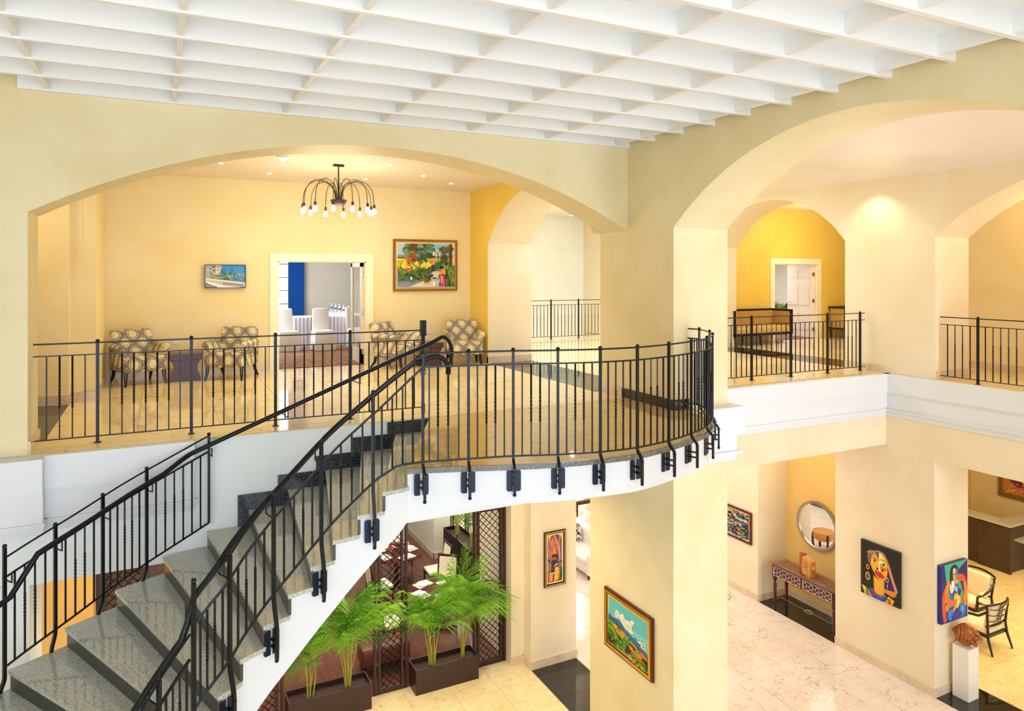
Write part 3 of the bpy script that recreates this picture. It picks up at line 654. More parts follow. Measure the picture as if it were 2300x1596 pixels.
# television
ART={}
def artmesh(name,W,H,items):
    """flat picture W x H in local x,z (front -y): items = (colour, [(u,v)..]) in 0..1, drawn in order"""
    me=bpy.data.meshes.new(name); V=[];F=[];Cc=[]
    for i,(c,p) in enumerate(items):
        o=len(V); y=-.0004-.00018*i
        V+=[((max(0,min(1,u))-.5)*W,y,(max(0,min(1,v))-.5)*H) for u,v in p]; F.append(tuple(range(o,o+len(p)))); Cc.append(hexc(c))
    me.from_pydata(V,[],F); at=me.color_attributes.new('paint','FLOAT_COLOR','CORNER'); li=0
    for pl,c in zip(me.polygons,Cc):
        for l in pl.loop_indices: at.data[l].color=c
    me.materials.append(VC); return me
def EL(c,x,y,a,b_=None,n=14,rot=0,a0=0,a1=360):
    b_=b_ or a; r0=R(rot); return (c,[(x+a*math.cos(R(a0+(a1-a0)*k/n))*math.cos(r0)-b_*math.sin(R(a0+(a1-a0)*k/n))*math.sin(r0),y+a*math.cos(R(a0+(a1-a0)*k/n))*math.sin(r0)+b_*math.sin(R(a0+(a1-a0)*k/n))*math.cos(r0)) for k in range(n if a1-a0>=360 else n+1)])
def PG(c,*p): return (c,[(p[i],p[i+1]) for i in range(0,len(p),2)])
def BX(c,x0,y0,x1,y1): return (c,[(x0,y0),(x1,y0),(x1,y1),(x0,y1)])
def ST(c,w_,*p):
    P=[(p[i],p[i+1]) for i in range(0,len(p),2)]; L_=[];R_=[]
    for i,q in enumerate(P):
        a=P[max(i-1,0)];b_=P[min(i+1,len(P)-1)];dx,dy=b_[0]-a[0],b_[1]-a[1];l=math.hypot(dx,dy) or 1
        L_.append((q[0]-dy/l*w_,q[1]+dx/l*w_));R_.append((q[0]+dy/l*w_,q[1]-dx/l*w_))
    return (c,L_+R_[::-1])
def CV(c,w_,*p,n=5):
    P=[(p[i],p[i+1]) for i in range(0,len(p),2)]; Q=[]
    for k in range((len(P)-1)*n+1): Q+=list(cr(P,k/n))
    return ST(c,w_,*Q)
def DABS(cols,n,x0,y0,x1,y1,s=.02,asp=1,seed=1,rot=None):
    rg=random.Random(seed); return [EL(rg.choice(cols),rg.uniform(x0,x1),rg.uniform(y0,y1),s*rg.uniform(.5,1.3),s*asp*rg.uniform(.5,1.3),6,rot if rot is not None else rg.uniform(0,180)) for _ in range(n)]
def picture(name,label,cat,W,H,items,loc,rz,frames,depth=.04,mat_w=0,mat_c='F6EBD8',edge=None):
    """frames: list of (width, material, extra depth) from outside in; W,H outer size"""
    t=thing(name,label,cat,loc,rz); x=W/2; z=H/2
    for i,(fw,fm,fd) in enumerate(frames):
        mb=MB(); d=-(depth+fd)
        for q in ((-x,-z,x,-z+fw),(-x,z-fw,x,z),(-x,-z+fw,-x+fw,z-fw),(x-fw,-z+fw,x,z-fw)): mb.box(q[0],d,q[1],q[2],0,q[3])
        part('frame',mb,fm,t); x-=fw; z-=fw
    if mat_w:
        mb=MB()
        for q in ((-x,-z,x,-z+mat_w),(-x,z-mat_w,x,z),(-x,-z+mat_w,-x+mat_w,z-mat_w),(x-mat_w,-z+mat_w,x,z-mat_w)): mb.box(q[0],-depth*.8,q[1],q[2],-.001,q[3])
        part('liner',mb,mat('liner_'+name,mat_c,.6),t); x-=mat_w; z-=mat_w
    if edge: part('canvas_block',MB().box(-x,-depth,-z,x,0,z),edge,t); yy=-depth-.0002
    else: part('backing',MB().box(-x,-depth*.6,-z,x,-.001,z),BLACKW,t); yy=-depth*.6-.0002
    put('canvas',artmesh('canvas',2*x,2*z,items),t,(0,yy,0)); return t
GOLD=mat('gilt_frame','C8963A',.3,.6); GOLDB=mat('bright_gilt','E0A020',.25,.5); RBRN=mat('redbrown_frame','5A1D12',.3); BRNG=mat('brown_gilt','8A5A1E',.35,.3); SILV=mat('aged_silver_gilt','8F7550',.4,.4)
tv=[BX('2E8FE6',0,0,1,1),BX('6FB4EE',.45,.45,1,.62),BX('1B74C8',.7,.46,1,.56),PG('B4B2AA',0,.42,.3,.42,.38,.7,.42,1,0,1),BX('D8D6CE',.27,.6,.36,1),BX('8A8E90',.11,.62,.15,.72),BX('5F7080',.11,.8,.15,.88),BX('4A5450',.18,.72,.24,.8),BX('4A5450',.18,.88,.24,.96),BX('5F7080',.3,.75,.33,.82),BX('5F7080',.3,.88,.33,.95),BX('DDD9D0',0,.76,.2,.78)]
tv+=DABS(['3C6A1E','6E9A24','A4B428','2E5A20','C8B42C'],60,.14,.36,.78,.62,.05,.5,3)+DABS(['2E6A1E','4E8A24'],16,.4,.6,.7,.82,.05,.3,4)+DABS(['D0A030','7A9A24'],12,.8,.35,1,.55,.04,.6,5)
tv+=[PG('E6E2DC',0,.43,1,.22,1,.16,0,.36),PG('C4BFB6',0,.36,1,.16,1,.02,.5,.0,0,.3),PG('F2EFEA',0,.3,.5,.08,.9,-.0,.5,0,.3,0,0,.24),PG('8A8C98',0,.22,.32,.02,0,.02)]
for k in range(13):
    u=.44+.04*k; v=.235-(u-.44)*.2; tv.append(PG('5A5248',u,v-.11,u+.014,v-.11,u+.018,v,u-.002,v))
t=picture('television','flat wall television showing palms, a white balustrade and blue sky','television',.70,.43,tv,(1.112,13.87,1.762),0,[(.012,BLACKW,.01)],.05)
# road painting
p=[BX('B8CBD8',0,0,1,1),BX('7E94B4',.0,.66,1,.74),BX('8CC8D8',.55,.82,1,1),BX('E0E8D8',.35,.72,.75,.85),BX('E8CE30',0,.5,1,.67),PG('C8B828',0,.35,.55,.42,.8,.6,0,.6)]
p+=[PG('4A4A20',0,.66,.3,.65,.3,.68,0,.69)]+DABS(['4E7A4A','6E9A62','38502C','87A070'],45,.15,.66,.4,.98,.07,1,11)+DABS(['8A5A1A','A8691E','5A3E18'],40,.24,.6,.37,.98,.05,1.3,12)+DABS(['4E7250','7A9A78','2E4A34'],50,.36,.7,.62,.98,.06,.9,13)+DABS(['587A50','3A5438'],16,.38,.58,.48,.8,.05,1,14)
p+=[CV('3A2A20',.006,.64,.9,.68,.8,.71,.76,.72,.62),CV('3A2A20',.005,.71,.77,.74,.84,.77,.86)]+DABS(['4E4E1A','6A6020'],22,.76,.8,.98,.92,.05,.6,15)+[BX('7A3A14',.915,.5,.94,1),BX('3A1C0C',.94,.5,.965,1)]+DABS(['33401E','485A26'],28,.76,.52,.87,.72,.04,1.2,16)
p+=[PG('8A90A8',0,0,0,.15,.35,.22,.7,.45,.78,.5,.86,.5,.86,.3,.5,0),PG('E8DDC8',.2,0,.5,.17,.6,.28,.6,.36,.83,.36,.86,.5,.74,.5,.78,.47,.86,.2,.8,0),PG('77809A',.6,.36,.68,.46,.84,.4,.84,.38)]
p+=DABS(['5A7A24','7A9228','3E5A1C','98A42C'],110,.0,.2,.55,.45,.03,2,17,10)+DABS(['E8D030','F0DC50'],40,.0,.44,.6,.56,.02,2.4,18,0)+[PG('3E5A24',0,.13,.4,.2,.72,.44,.78,.5,.72,.6,.5,.42,.2,.3,0,.28)]+DABS(['55761E','6F8C28','2E4418'],60,.0,.16,.6,.34,.03,1.4,19)
p+=[PG('4A7A24',.82,0,1,0,1,.5,.9,.5,.84,.3)]+DABS(['7AA034','2E5A1C','94B444','1E4416'],60,.84,.02,1,.46,.015,5,20,8)
def person_(x,y,h_,shirt,leg,hat,hc): return [BX(leg,x-.018*h_,y,x+.016*h_,y+.2*h_),PG(shirt,x-.028*h_,y+.18*h_,x+.028*h_,y+.18*h_,x+.022*h_,y+.36*h_,x-.022*h_,y+.36*h_),EL('3A2018',x,y+.39*h_,.014*h_,.026*h_),(hc,[(x+u*h_,y+v*h_) for u,v in hat])]
p+=person_(.175,.17,.95,'D8582E','33506A',[(-.03,.42),(.05,.42),(.055,.54),(-.025,.54)],'C84A1C')+[BX('EDEDE6',.2,.17,.235,.23),PG('E8EAE8',.15,.45,.2,.43,.2,.46,.15,.49)]
p+=person_(.61,.36,.85,'F08A7A','22262E',[(-.014,.42),(.014,.42),(.006,.52),(-.008,.52)],'F4F2EE')
p+=[PG('8E1648',.72,.02,.85,.02,.83,.27,.74,.27),PG('E85A78',.74,.08,.8,.02,.82,.1,.79,.27,.745,.27),PG('F2B0A8',.745,.12,.76,.1,.775,.26,.75,.26),PG('F0980E',.72,.3,.83,.28,.835,.36,.81,.43,.76,.42,.74,.37),PG('2A1410',.72,.3,.735,.28,.70,.17,.69,.18),PG('2A1410',.83,.28,.845,.28,.835,.18,.825,.2),EL('2A1812',.782,.455,.022,.035),EL('4FA024',.787,.51,.028,.035),PG('3F9020',.765,.53,.775,.58,.787,.54,.795,.58,.805,.53)]
p+=[EL('8A4A1E',.485,.13,.045,.024),BX('8A4A1E',.45,.06,.456,.12),BX('8A4A1E',.465,.06,.471,.12),BX('8A4A1E',.505,.06,.511,.12),BX('8A4A1E',.52,.06,.526,.12),EL('8A4A1E',.53,.165,.02,.018),EL('28302C',.63,.2,.04,.018),EL('28302C',.575,.23,.018,.012),BX('28302C',.6,.15,.605,.2),BX('28302C',.655,.15,.66,.2),EL('F4F2EA',.62,.07,.03,.055),EL('C8D4EA',.7,.07,.028,.075),BX('5A78C8',.7,.0,.725,.1)]
picture('painting','large gilt framed painting of women with loads on a country road with dogs','painting',1.39,1.06,p,(4.975,13.895,1.985),0,[(.035,BRNG,.012),(.03,GOLD,.0)],.035,.02)
# ---- pillar landscape
p=[BX('62C2C0',0,0,1,1),BX('86D0CC',0,.3,1,.62),PG('E8E8D0',.05,.62,.2,.62,.3,.55,.5,.46,.7,.38,.9,.36,1,.32,1,.28,.8,.3,.5,.36,.3,.5,.1,.6)]+DABS(['E9EBD6','D8E0C8','F2EEDC'],40,.2,.5,.62,.78,.06,.8,31)+DABS(['F0EEDC','E0DEC4'],22,.62,.4,.95,.52,.04,.5,32)
p+=[PG('2E6FA8',0,.62,.12,.6,.3,.64,.45,.52,.6,.48,.72,.5,.84,.4,1,.33,1,.1,0,.3),PG('1E5A78',0,.56,.2,.55,.4,.46,.6,.4,.8,.34,1,.24,1,0,0,.2),PG('1B6A50',0,.5,.2,.5,.4,.42,.7,.3,1,.16,1,0,0,.1)]
hl=[('5E9A2A',.08,.42,.1,.1),('D8A22C',.2,.43,.09,.06),('3E7A24',.34,.44,.08,.07),('E08A2A',.26,.36,.08,.05),('C89A2A',.4,.36,.12,.1),('86A82C',.5,.34,.07,.09),('2E8A4A',.6,.34,.08,.07),('E0822A',.68,.3,.12,.06),('4A1E14',.66,.25,.12,.05),('8AA82A',.78,.24,.08,.07),('D8701E',.9,.24,.12,.07),('C8A02C',.6,.2,.1,.07),('5A2418',.62,.12,.12,.06),('B0A82C',.8,.16,.12,.08),('14352A',.96,.14,.1,.07),('D07A2A',.72,.1,.12,.06),('E08024',.88,.08,.14,.07),('4A8A24',.45,.2,.08,.14),('3A1814',.52,.14,.05,.1),('2E6A34',.95,.05,.08,.05),('6A2A18',.8,.0,.1,.05)]
for c,x,y,a,b_ in hl: p+=[EL(c,x,y,a,b_,16,rot=-20),CV('2A3A1E',.004,x-a,y,x-a*.3,y+b_*.9,x+a*.5,y+b_*.7,x+a,y-b_*.2)]
p+=[PG('4A7A1E',0,.42,.12,.4,.3,.2,.5,0,.55,0,0,0),CV('98B034',.018,0,.36,.15,.32,.3,.14,.44,0),CV('7A9A2A',.012,.05,.38,.2,.34,.36,.16,.5,0),PG('2A2418',0,.2,.1,.15,.3,0,0,0)]+DABS(['4E9A24','C8D84A','2E5A1C','86B42E'],110,.12,.02,.38,.24,.014,1,33)+DABS(['4E9A24','C8D84A','1E4A1C','86B42E'],110,.6,.0,1,.12,.014,1,34)+DABS(['1E4A1C'],20,.1,.04,.3,.2,.02,1,35)
picture('painting','gilt framed mountain valley landscape hanging on the side of the big pillar','painting',1.16,.88,p,(6.115,8.38,-3.38),-R(90),[(.03,RBRN,.0),(.035,GOLDB,.015),(.015,RBRN,0)],.04,.025,'E8C98A')
# ---- woman on black
SK='F2B41C'; p=[BX('0A0809',0,0,1,1)]
p+=[PG('7A6A70',.2,.84,.3,.87,.42,.86,.3,.75,.24,.62,.21,.6,.17,.72)]+[EL('C98A3A',.19+.05*k,.80+.015*k,.028,.02) for k in range(6)]
p+=[PG('241A6A',.6,.78,.75,.6,.86,.36,.9,.24,.62,.22,.6,.4,.7,.6),CV('B8788A',.035,.45,.87,.6,.84,.72,.68,.8,.5,.93,.26),CV('E8904A',.022,.5,.85,.62,.8,.74,.62,.82,.46,.92,.24),PG('E08A2A',.6,.24,.88,.26,.92,.2,.84,.15,.6,.18)]
p+=[PG(SK,.25,.6,.3,.78,.42,.86,.5,.87,.6,.82,.68,.7,.7,.56,.66,.42,.56,.36,.42,.4,.32,.5),PG('2458A8',.38,.84,.42,.87,.48,.87,.47,.72),PG('F6E24A',.48,.87,.6,.82,.66,.7,.6,.72,.48,.74),PG('FAF4E0',.49,.86,.56,.84,.52,.8),
 PG('F4F0E4',.48,.68,.52,.73,.6,.72,.66,.65,.58,.68,.5,.64),PG('9EC04A',.5,.74,.55,.77,.62,.76,.66,.7,.58,.73),EL('E87A22',.37,.71,.08,.035,rot=-8),EL('F6D22C',.37,.685,.07,.028,rot=-8),EL('5A1E14',.37,.69,.03,.027),EL('F6D22C',.59,.67,.07,.028,rot=-8),EL('4A1A14',.6,.672,.03,.027),PG('E0381C',.52,.63,.6,.615,.68,.62,.66,.585,.58,.58),
 PG('F2F0E6',.48,.72,.5,.72,.51,.56,.55,.54,.5,.52,.46,.55,.48,.6),CV('8AB044',.012,.53,.68,.52,.6,.53,.55),EL('2A1410',.44,.56,.028,.022),EL('2A1410',.57,.56,.03,.02),
 PG('D81C1C',.36,.49,.42,.53,.47,.51,.52,.525,.58,.48,.64,.46,.58,.41,.48,.41,.4,.45),ST('8A0E14',.004,.38,.485,.48,.48,.62,.46),PG(SK,.34,.42,.42,.38,.5,.36,.62,.38,.62,.1,.5,.04,.36,.1)]
p+=[CV('E88418',.007,.35,.4-.032*k,.46,.372-.03*k,.61,.385-.032*k) for k in range(9)]+[CV('FBD84A',.006,.36,.385-.032*k,.48,.36-.03*k,.6,.37-.032*k) for k in range(9)]
p+=[PG('F2C022',.03,.16,.16,.14,.3,.1,.2,0,.12,0),PG('2E8A34',.14,.14,.2,.14,.22,0,.15,0),PG('E85A5A',.2,.12,.26,.1,.34,0,.24,0),PG('E8A81C',.56,.04,.74,.14,.88,.1,.82,0,.5,0),PG('9A4A1C',.7,.02,.76,.13,.8,.0)]
p+=[CV('1E3A9A',.045,.24,.14,.36,.06,.5,.025,.62,.06,.68,.12),CV('B83A1C',.018,.3,.16,.4,.1,.5,.08,.6,.1,.64,.14)]+[EL('3A78D8',.26+.045*k,.12-.09*math.sin(math.pi*k/9)+.01,.01,.03) for k in range(10)]
for x,y,a,b_ in ((.2,.53,.045,.05),(.2,.36,.065,.075),(.7,.43,.045,.05)): p+=[EL('E8B42C',x,y,a,b_),EL('1A1620',x,y,a*.68,b_*.68),EL('5A78B8',x+.01,y+.01,a*.3,b_*.4)]
p+=[EL('C8B48A',.705,.33,.015,.02),EL('C8B48A',.705,.29,.012,.016),EL('D86A22',.34,.79,.022,.024),EL('8AB03A',.345,.79,.014,.016)]
picture('painting','unframed portrait of a woman with long ringed neck on black beside the niche','painting',.78,1.0,p,(11.895,8.535,-3.675),-R(90),[],.05,edge=BLACKW)
# ---- cubist seated figure
p=[BX('3CB48C',0,0,1,1),PG('241A7A',0,0,0,1,.12,1,.22,.6,.2,0),PG('2A1E6A',.62,.85,1,1,1,.2,.8,.5),PG('1E2A8A',0,0,1,0,1,.2,.3,.25,0,.1)]
p+=[CV('E8562A',.06,.62,.72,.85,.68,.92,.45,.8,.25),CV('E8562A',.06,.3,.66,.12,.5,.1,.25,.16,.02),CV('F08A2A',.05,.3,.7,.2,.55,.2,.35),CV('F08A2A',.05,.9,.6,.95,.4,.9,.2),PG('2A66B8',.3,.55,.5,.66,.66,.6,.7,.3,.5,.2,.32,.3),EL('F4E8D0',.4,.6,.08,.12),EL('8AC8E8',.55,.5,.07,.09),EL('1A2A7A',.5,.46,.07,.055),EL('3A1E6A',.68,.47,.075,.06),EL('E8B42C',.5,.46,.02,.016),EL('F2C83A',.6,.36,.14,.08,rot=-25),CV('E8742A',.045,.2,.5,.3,.36,.5,.3,.66,.36),CV('F0A02A',.035,.62,.36,.56,.25,.45,.18),CV('F6F0E4',.02,.62,.4,.64,.28,.6,.2),EL('2A8AD0',.35,.12,.12,.1),EL('2A7AC8',.8,.14,.13,.12),EL('4AB0E8',.8,.16,.05,.06),EL('1E3A9A',.58,.08,.2,.08),EL('F0702A',.22,.26,.08,.07),EL('E8B42C',.22,.26,.025,.022),EL('F08A2A',.9,.34,.08,.07),EL('E8B42C',.9,.34,.025,.022)]
p+=[EL('1A1440',.48,.84,.16,.13),EL('1A1440',.38,.75,.06,.12),PG('E8B03A',.42,.88,.52,.9,.56,.75,.5,.68,.44,.72),PG('3A8AD8',.52,.9,.62,.86,.62,.74,.56,.7,.54,.78),PG('F4F0E6',.44,.9,.5,.91,.5,.8),EL('14102A',.5,.8,.03,.012),EL('14102A',.58,.82,.02,.01),PG('D83A2A',.56,.72,.62,.72,.6,.69),EL('F0A83A',.55,.67,.08,.04),PG('F2EDE0',.36,.7,.46,.7,.5,.58,.4,.56)]
picture('painting','bright abstract canvas of a seated figure on the jamb above the pedestal','painting',.74,1.0,p,(12.335,7.535,-3.69),0,[],.06,edge=mat('canvas_blue_edge','1A2A7A',.5))
# ---- market crowd painting
p=[BX('3A3E4A',0,0,1,1),PG('14264A',0,.7,1,.6,1,1,0,1)]+DABS(['E8B43A','D8842A','3A8AC8','2A6A4A','E8E2D0','B83A2A','F2D24A','5A6A8A','8A6A5A','7AA8B8'],230,0,0,1,1,.04,1,41)+DABS(['E8A82A','F2C83A','E8742A'],40,.1,.55,.45,.85,.05,1,42)+DABS(['1A1A22','2A2A3A','A89A8A','C8B8A8'],160,0,0,1,.45,.02,2,43)+[PG('D83A2A',.22,.5,.32,.5,.3,.72,.24,.72),PG('F2F0EA',.24,.38,.32,.38,.32,.52,.22,.52),EL('D84A3A',.27,.76,.03,.04),BX('E0C080',.75,.74,.95,.8)]
picture('painting','red-brown framed busy market crowd painting on the ground floor wall left of the niche','painting',1.5,.72,p,(11.893,12.44,-3.90),-R(90),[(.05,RBRN,.01)],.03,.03)
# ---- bearded face
p=[BX('5A3A4A',0,0,1,1),PG('F2C014',0,.86,.3,1,0,1),PG('F2C014',1,.88,.75,1,1,1),EL('6A3A4E',.5,.78,.5,.2),PG('E0702A',.2,.88,.4,.92,.65,.88,.74,.7,.66,.5,.45,.42,.3,.5,.16,.7)]
p+=[CV(c,.016,x,.95,x-.1+.2*(x-.5),.75,x+.02,.5,x-.04+.1*(x-.5),.2) for x,c in ((.1,'D8A890'),(.16,'8A5A6A'),(.22,'E8C8A8'),(.05,'A87A8A'),(.78,'B890A0'),(.85,'E8C8A8'),(.92,'7A4A5E'),(.97,'C8A8A0'))]
p+=[CV('E0B898',.02,.45,.98,.6,.9,.75,.75,.82,.55,.72,.4,.45,.34),CV('C898A8',.02,.4,.97,.28,.88,.2,.75),EL('8A3A28',.26,.72,.1,.035),EL('E8C8A0',.26,.72,.07,.02),EL('2A2A3A',.27,.72,.03,.018),EL('8A3A28',.55,.76,.1,.03),EL('C8C0A8',.55,.76,.07,.018),EL('2A2A3A',.55,.76,.03,.016),PG('F0A05A',.4,.76,.46,.76,.52,.58,.38,.56),PG('C8501E',.62,.74,.7,.7,.66,.56,.58,.6),CV('2A1A22',.03,.3,.54,.45,.57,.6,.54,.7,.53),PG('2A1A22',.36,.52,.66,.52,.6,.44,.45,.44),EL('E8845A',.52,.49,.1,.016),EL('3A2A34',.45,.42,.12,.04),
 CV('3A1E22',.014,0,.5,.2,.44,.4,.36,.6,.4,1,.41),CV('3A1E22',.02,.34,.44,.38,.2,.36,0),PG('E8A81C',.42,.0,.8,.04,.82,.2,.7,.32,.5,.3),PG('F2C83A',.5,.05,.66,.06,.66,.3,.54,.29)]+DABS(['F6DE6A','C87A1C'],30,.44,.04,.78,.3,.02,.6,51)+[PG('2E5A34',.84,.04,1,.08,1,.28,.86,.3),PG('C84A1C',0,0,.34,.02,.36,.2,0,.26),EL('E8A05A',.22,.19,.14,.025),EL('E8A05A',.22,.14,.15,.025),EL('E8A05A',.22,.09,.14,.025),EL('E8A05A',.22,.045,.12,.022),EL('F2E8D8',.4,.19,.05,.02)]
picture('painting','tall narrow framed painting of a bearded long-haired face on the pier by the planters','painting',.46,1.02,p,(6.615,11.398,-3.483),0,[(.012,BLACKW,.01),(.022,GOLD,.02),(.02,BLACKW,.0)],.03,.022)
# ---- drum painting in reception
p=[BX('C87A4A',0,0,1,1),PG('4A8A6A',0,.55,.35,.6,.3,1,0,1),PG('E8C87A',.6,.6,1,.5,1,1,.6,1),PG('6A3A6A',.1,.42,.3,.5,.55,.2,.4,.15),PG('E8A81C',.12,.62,.2,.75,.55,.6,.6,.4,.5,.3),PG('6A1E1C',.14,.6,.3,.6,.55,.25,.45,.22,.2,.42),CV('2A1A14',.02,.5,.6,.6,.42,.75,.32,.8,.22),EL('F0D8C0',.55,.18,.05,.04,rot=40)]+DABS(['D8905A','E8A86A','B86A3A'],60,0,0,1,.35,.05,.5,61)
picture('painting','silver-gilt framed still life painting above the reception desk','painting',1.3,1.1,p,(20.39,10.5,-3.62),-R(90),[(.06,SILV,.02),(.05,SILV,.0),(.02,GOLD,.0)],.05)
# ---- mirror
t=thing('mirror','large round wall mirror in a slim silver frame above the console table','mirror',(12.775,10.66,-3.635),-R(90))
def ring(r0,r1,d0,d1,n=48): 
    pr=[(r0,d0),(r1,d0),(r1,d1),(r0,d1)]; mb=MB(); vs=[(r*math.cos(2*math.pi*j/n),-d,r*math.sin(2*math.pi*j/n)) for r,d in pr for j in range(n)]
    return mb.add(vs,[(i*n+j,i*n+(j+1)%n,((i+1)%4)*n+(j+1)%n,((i+1)%4)*n+j) for i in range(4) for j in range(n)])
part('frame',ring(.47,.52,0,.07),STEEL,t,True)
part('mirror_glass',MB().add([(.475*math.cos(2*math.pi*j/48),-.045,.475*math.sin(2*math.pi*j/48)) for j in range(48)]+[(.475*math.cos(2*math.pi*j/48),-.03,.475*math.sin(2*math.pi*j/48)) for j in range(48)],[tuple(range(48)),tuple(range(48,96))]+[(j,(j+1)%48,48+(j+1)%48,48+j) for j in range(48)]),GLASS,t)
# ---- console table
t=thing('console_table','mahogany console table with white honeycomb drawer fronts standing on black granite','table',(11.95,10.38,G))
part('tabletop',MB().box(-.01,-.80,.955,.43,.80,.98),WTOP,t); part('top_inlay',MB().box(.03,-.76,.98,.035,.76,.9806).box(.385,-.76,.98,.39,.76,.9806).box(.03,-.76,.98,.39,-.755,.9806).box(.03,.755,.98,.39,.76,.9806),mat('brass_inlay','C8A878',.4),t)
part('apron',MB().box(.0,-.79,.71,.42,.79,.955),WCONS,t)
LAT=mat('white_lattice','EAD9D4',.4)
for y0,y1 in ((-.74,-.03),(.03,.74)):
    dr_=part('drawer',MB().box(-.012,y0,.735,0,y1,.93),WCONS,t); lt=MB()
    for a,b_,c,d_ in ((y0,.735,y1,.742),(y0,.923,y1,.93),(y0,.735,y0+.007,.93),(y1-.007,.735,y1,.93)): lt.box(-.018,a,b_,-.012,c,d_)
    hx=.052; 
    ny=int((y1-y0)/(hx*1.5))
    for i in range(ny+1):
        for j in range(-1,3):
            cy=y0+.03+i*hx*1.5; cz=.755+j*hx*1.732+(hx*.866 if i%2 else 0)
            for k in range(3):
                a0=R(60*k); a1=R(60*k+60); P=(cy+hx*math.cos(a0),cz+hx*math.sin(a0)); Q=(cy+hx*math.cos(a1),cz+hx*math.sin(a1))
                if all(y0<q[0]<y1 and .735<q[1]<.93 for q in (P,Q)): lt.tube([(-.015,P[0],P[1]),(-.015,Q[0],Q[1])],.004,4)
    o=part('honeycomb_lattice',lt,LAT,dr_); o['kind']='stuff'
for x in (.035,.385):
    for y in (-.745,.745): part('leg',MB().lathe([(.022,0),(.03,.3),(.04,.53),(.028,.56),(.02,.58),(.034,.62),(.042,.66),(.042,.72)],(x,y,0),8),WCONS,t,True)
part('stretcher',MB().tube([(.21,-.74,.2),(.21,.74,.2)],.009,8).tube([(.035,-.745,.2),(.385,-.745,.2)],.009,8).tube([(.035,.745,.2),(.385,.745,.2)],.009,8).tube([(.21+.07*math.cos(R(60*k)),.11*math.sin(R(60*k)),.2) for k in range(7)],.011,8),STEEL,t,True)
# carved sculpture on console
t=thing('sculpture','carved light wood block sculpture standing on the console table','sculpture',(12.1,10.36,G+.98))
def blob(fn,seg=5,sx=1,sy=1,sz=1):
    bm=bmesh.new(); bmesh.ops.create_icosphere(bm,subdivisions=seg-1,radius=1); vs=[fn(v.co) for v in bm.verts]; fs=[tuple(v.index for v in f.verts) for f in bm.faces]; bm.free(); return MB().add(vs,fs)
part('front_block',MB().rbox(-.08,-.13,0,.10,.09,.36,.025,3,lambda c:(c.x*(1.1-.5*c.z),c.y+.12*c.z*0,c.z+.04*math.sin(c.y*12))),WLIGHT,t,True)
for k in range(4): part('carved_ridge',MB().tube([(-.085+.0,-.06,.16+.05*k),(-.1,0,.17+.05*k),(-.085,.05,.165+.05*k)],.012,8),WLIGHT,t,True)
part('carved_boss',MB().ball((-.09,-.02,.08),.035,8),WLIGHT,t,True); part('carved_ear',MB().ball((0,-.15,.2),.05,8),WLIGHT,t,True)
part('back_block',MB().rbox(-.03,.10,0,.10,.2,.42,.02,2),WCARV,t,True)
# pedestal + shell sculpture
t=tag(part('pedestal',MB().box(12.27,7.20,G,12.56,7.47,-4.57),mat('white_plinth_paint','F8F4EC',.35)),'white box pedestal under the carved red-brown wooden sculpture','pedestal')
t=thing('sculpture','polished red-brown wood carving with swirling ridges on the white pedestal','sculpture',(12.415,7.33,-4.57),R(-55))
part('body',blob(lambda c:(c.x*.19*(1+.1*math.sin(6*c.z)),c.y*.12,.19+c.z*.19*(1-.12*abs(c.x))),5),WCARV,t,True)
for k in range(6):
    a0=-.15+.05*k; part('carved_ridge',MB().tube([(a0+.06*math.sin(u*2.2+k*.25)-.02,-.045-.075*math.sin(math.pi*u),.05+(.32-.010*k*k)*u) for u in [q/12 for q in range(13)]],[.008+.024*math.sin(math.pi*q/12) for q in range(13)],10),WCARV,t,True)
part('carved_knot',MB().ball((.13,-.07,.19),.06,10).tube([(.13+.085*math.cos(q*.5),-.09,.19+.085*math.sin(q*.5)) for q in range(11)],.02,8),WCARV,t,True)
# ---- reception desk
t=thing('reception_desk','long dark wood reception desk with a granite top on the golden floor','desk',(18.4,9.82,G))
part('desk_front',MB().box(.04,.04,.0,.14,2.0,1.12),WDESK,t); part('desk_side',MB().box(.04,.04,.0,1.9,.12,1.12),WDESK,t)
part('plinth',MB().box(-.02,-.02,0,.04,.75,1.1),WDESK,t)
part('countertop',MB().prism([(0,0),(1.9,0),(1.9,.4),(.4,.4),(.4,2.05),(0,2.05)],1.12,1.17),GRAN,t)
part('lower_counter',MB().box(.25,-.45,.76,1.9,.04,.80),GRAN,t)
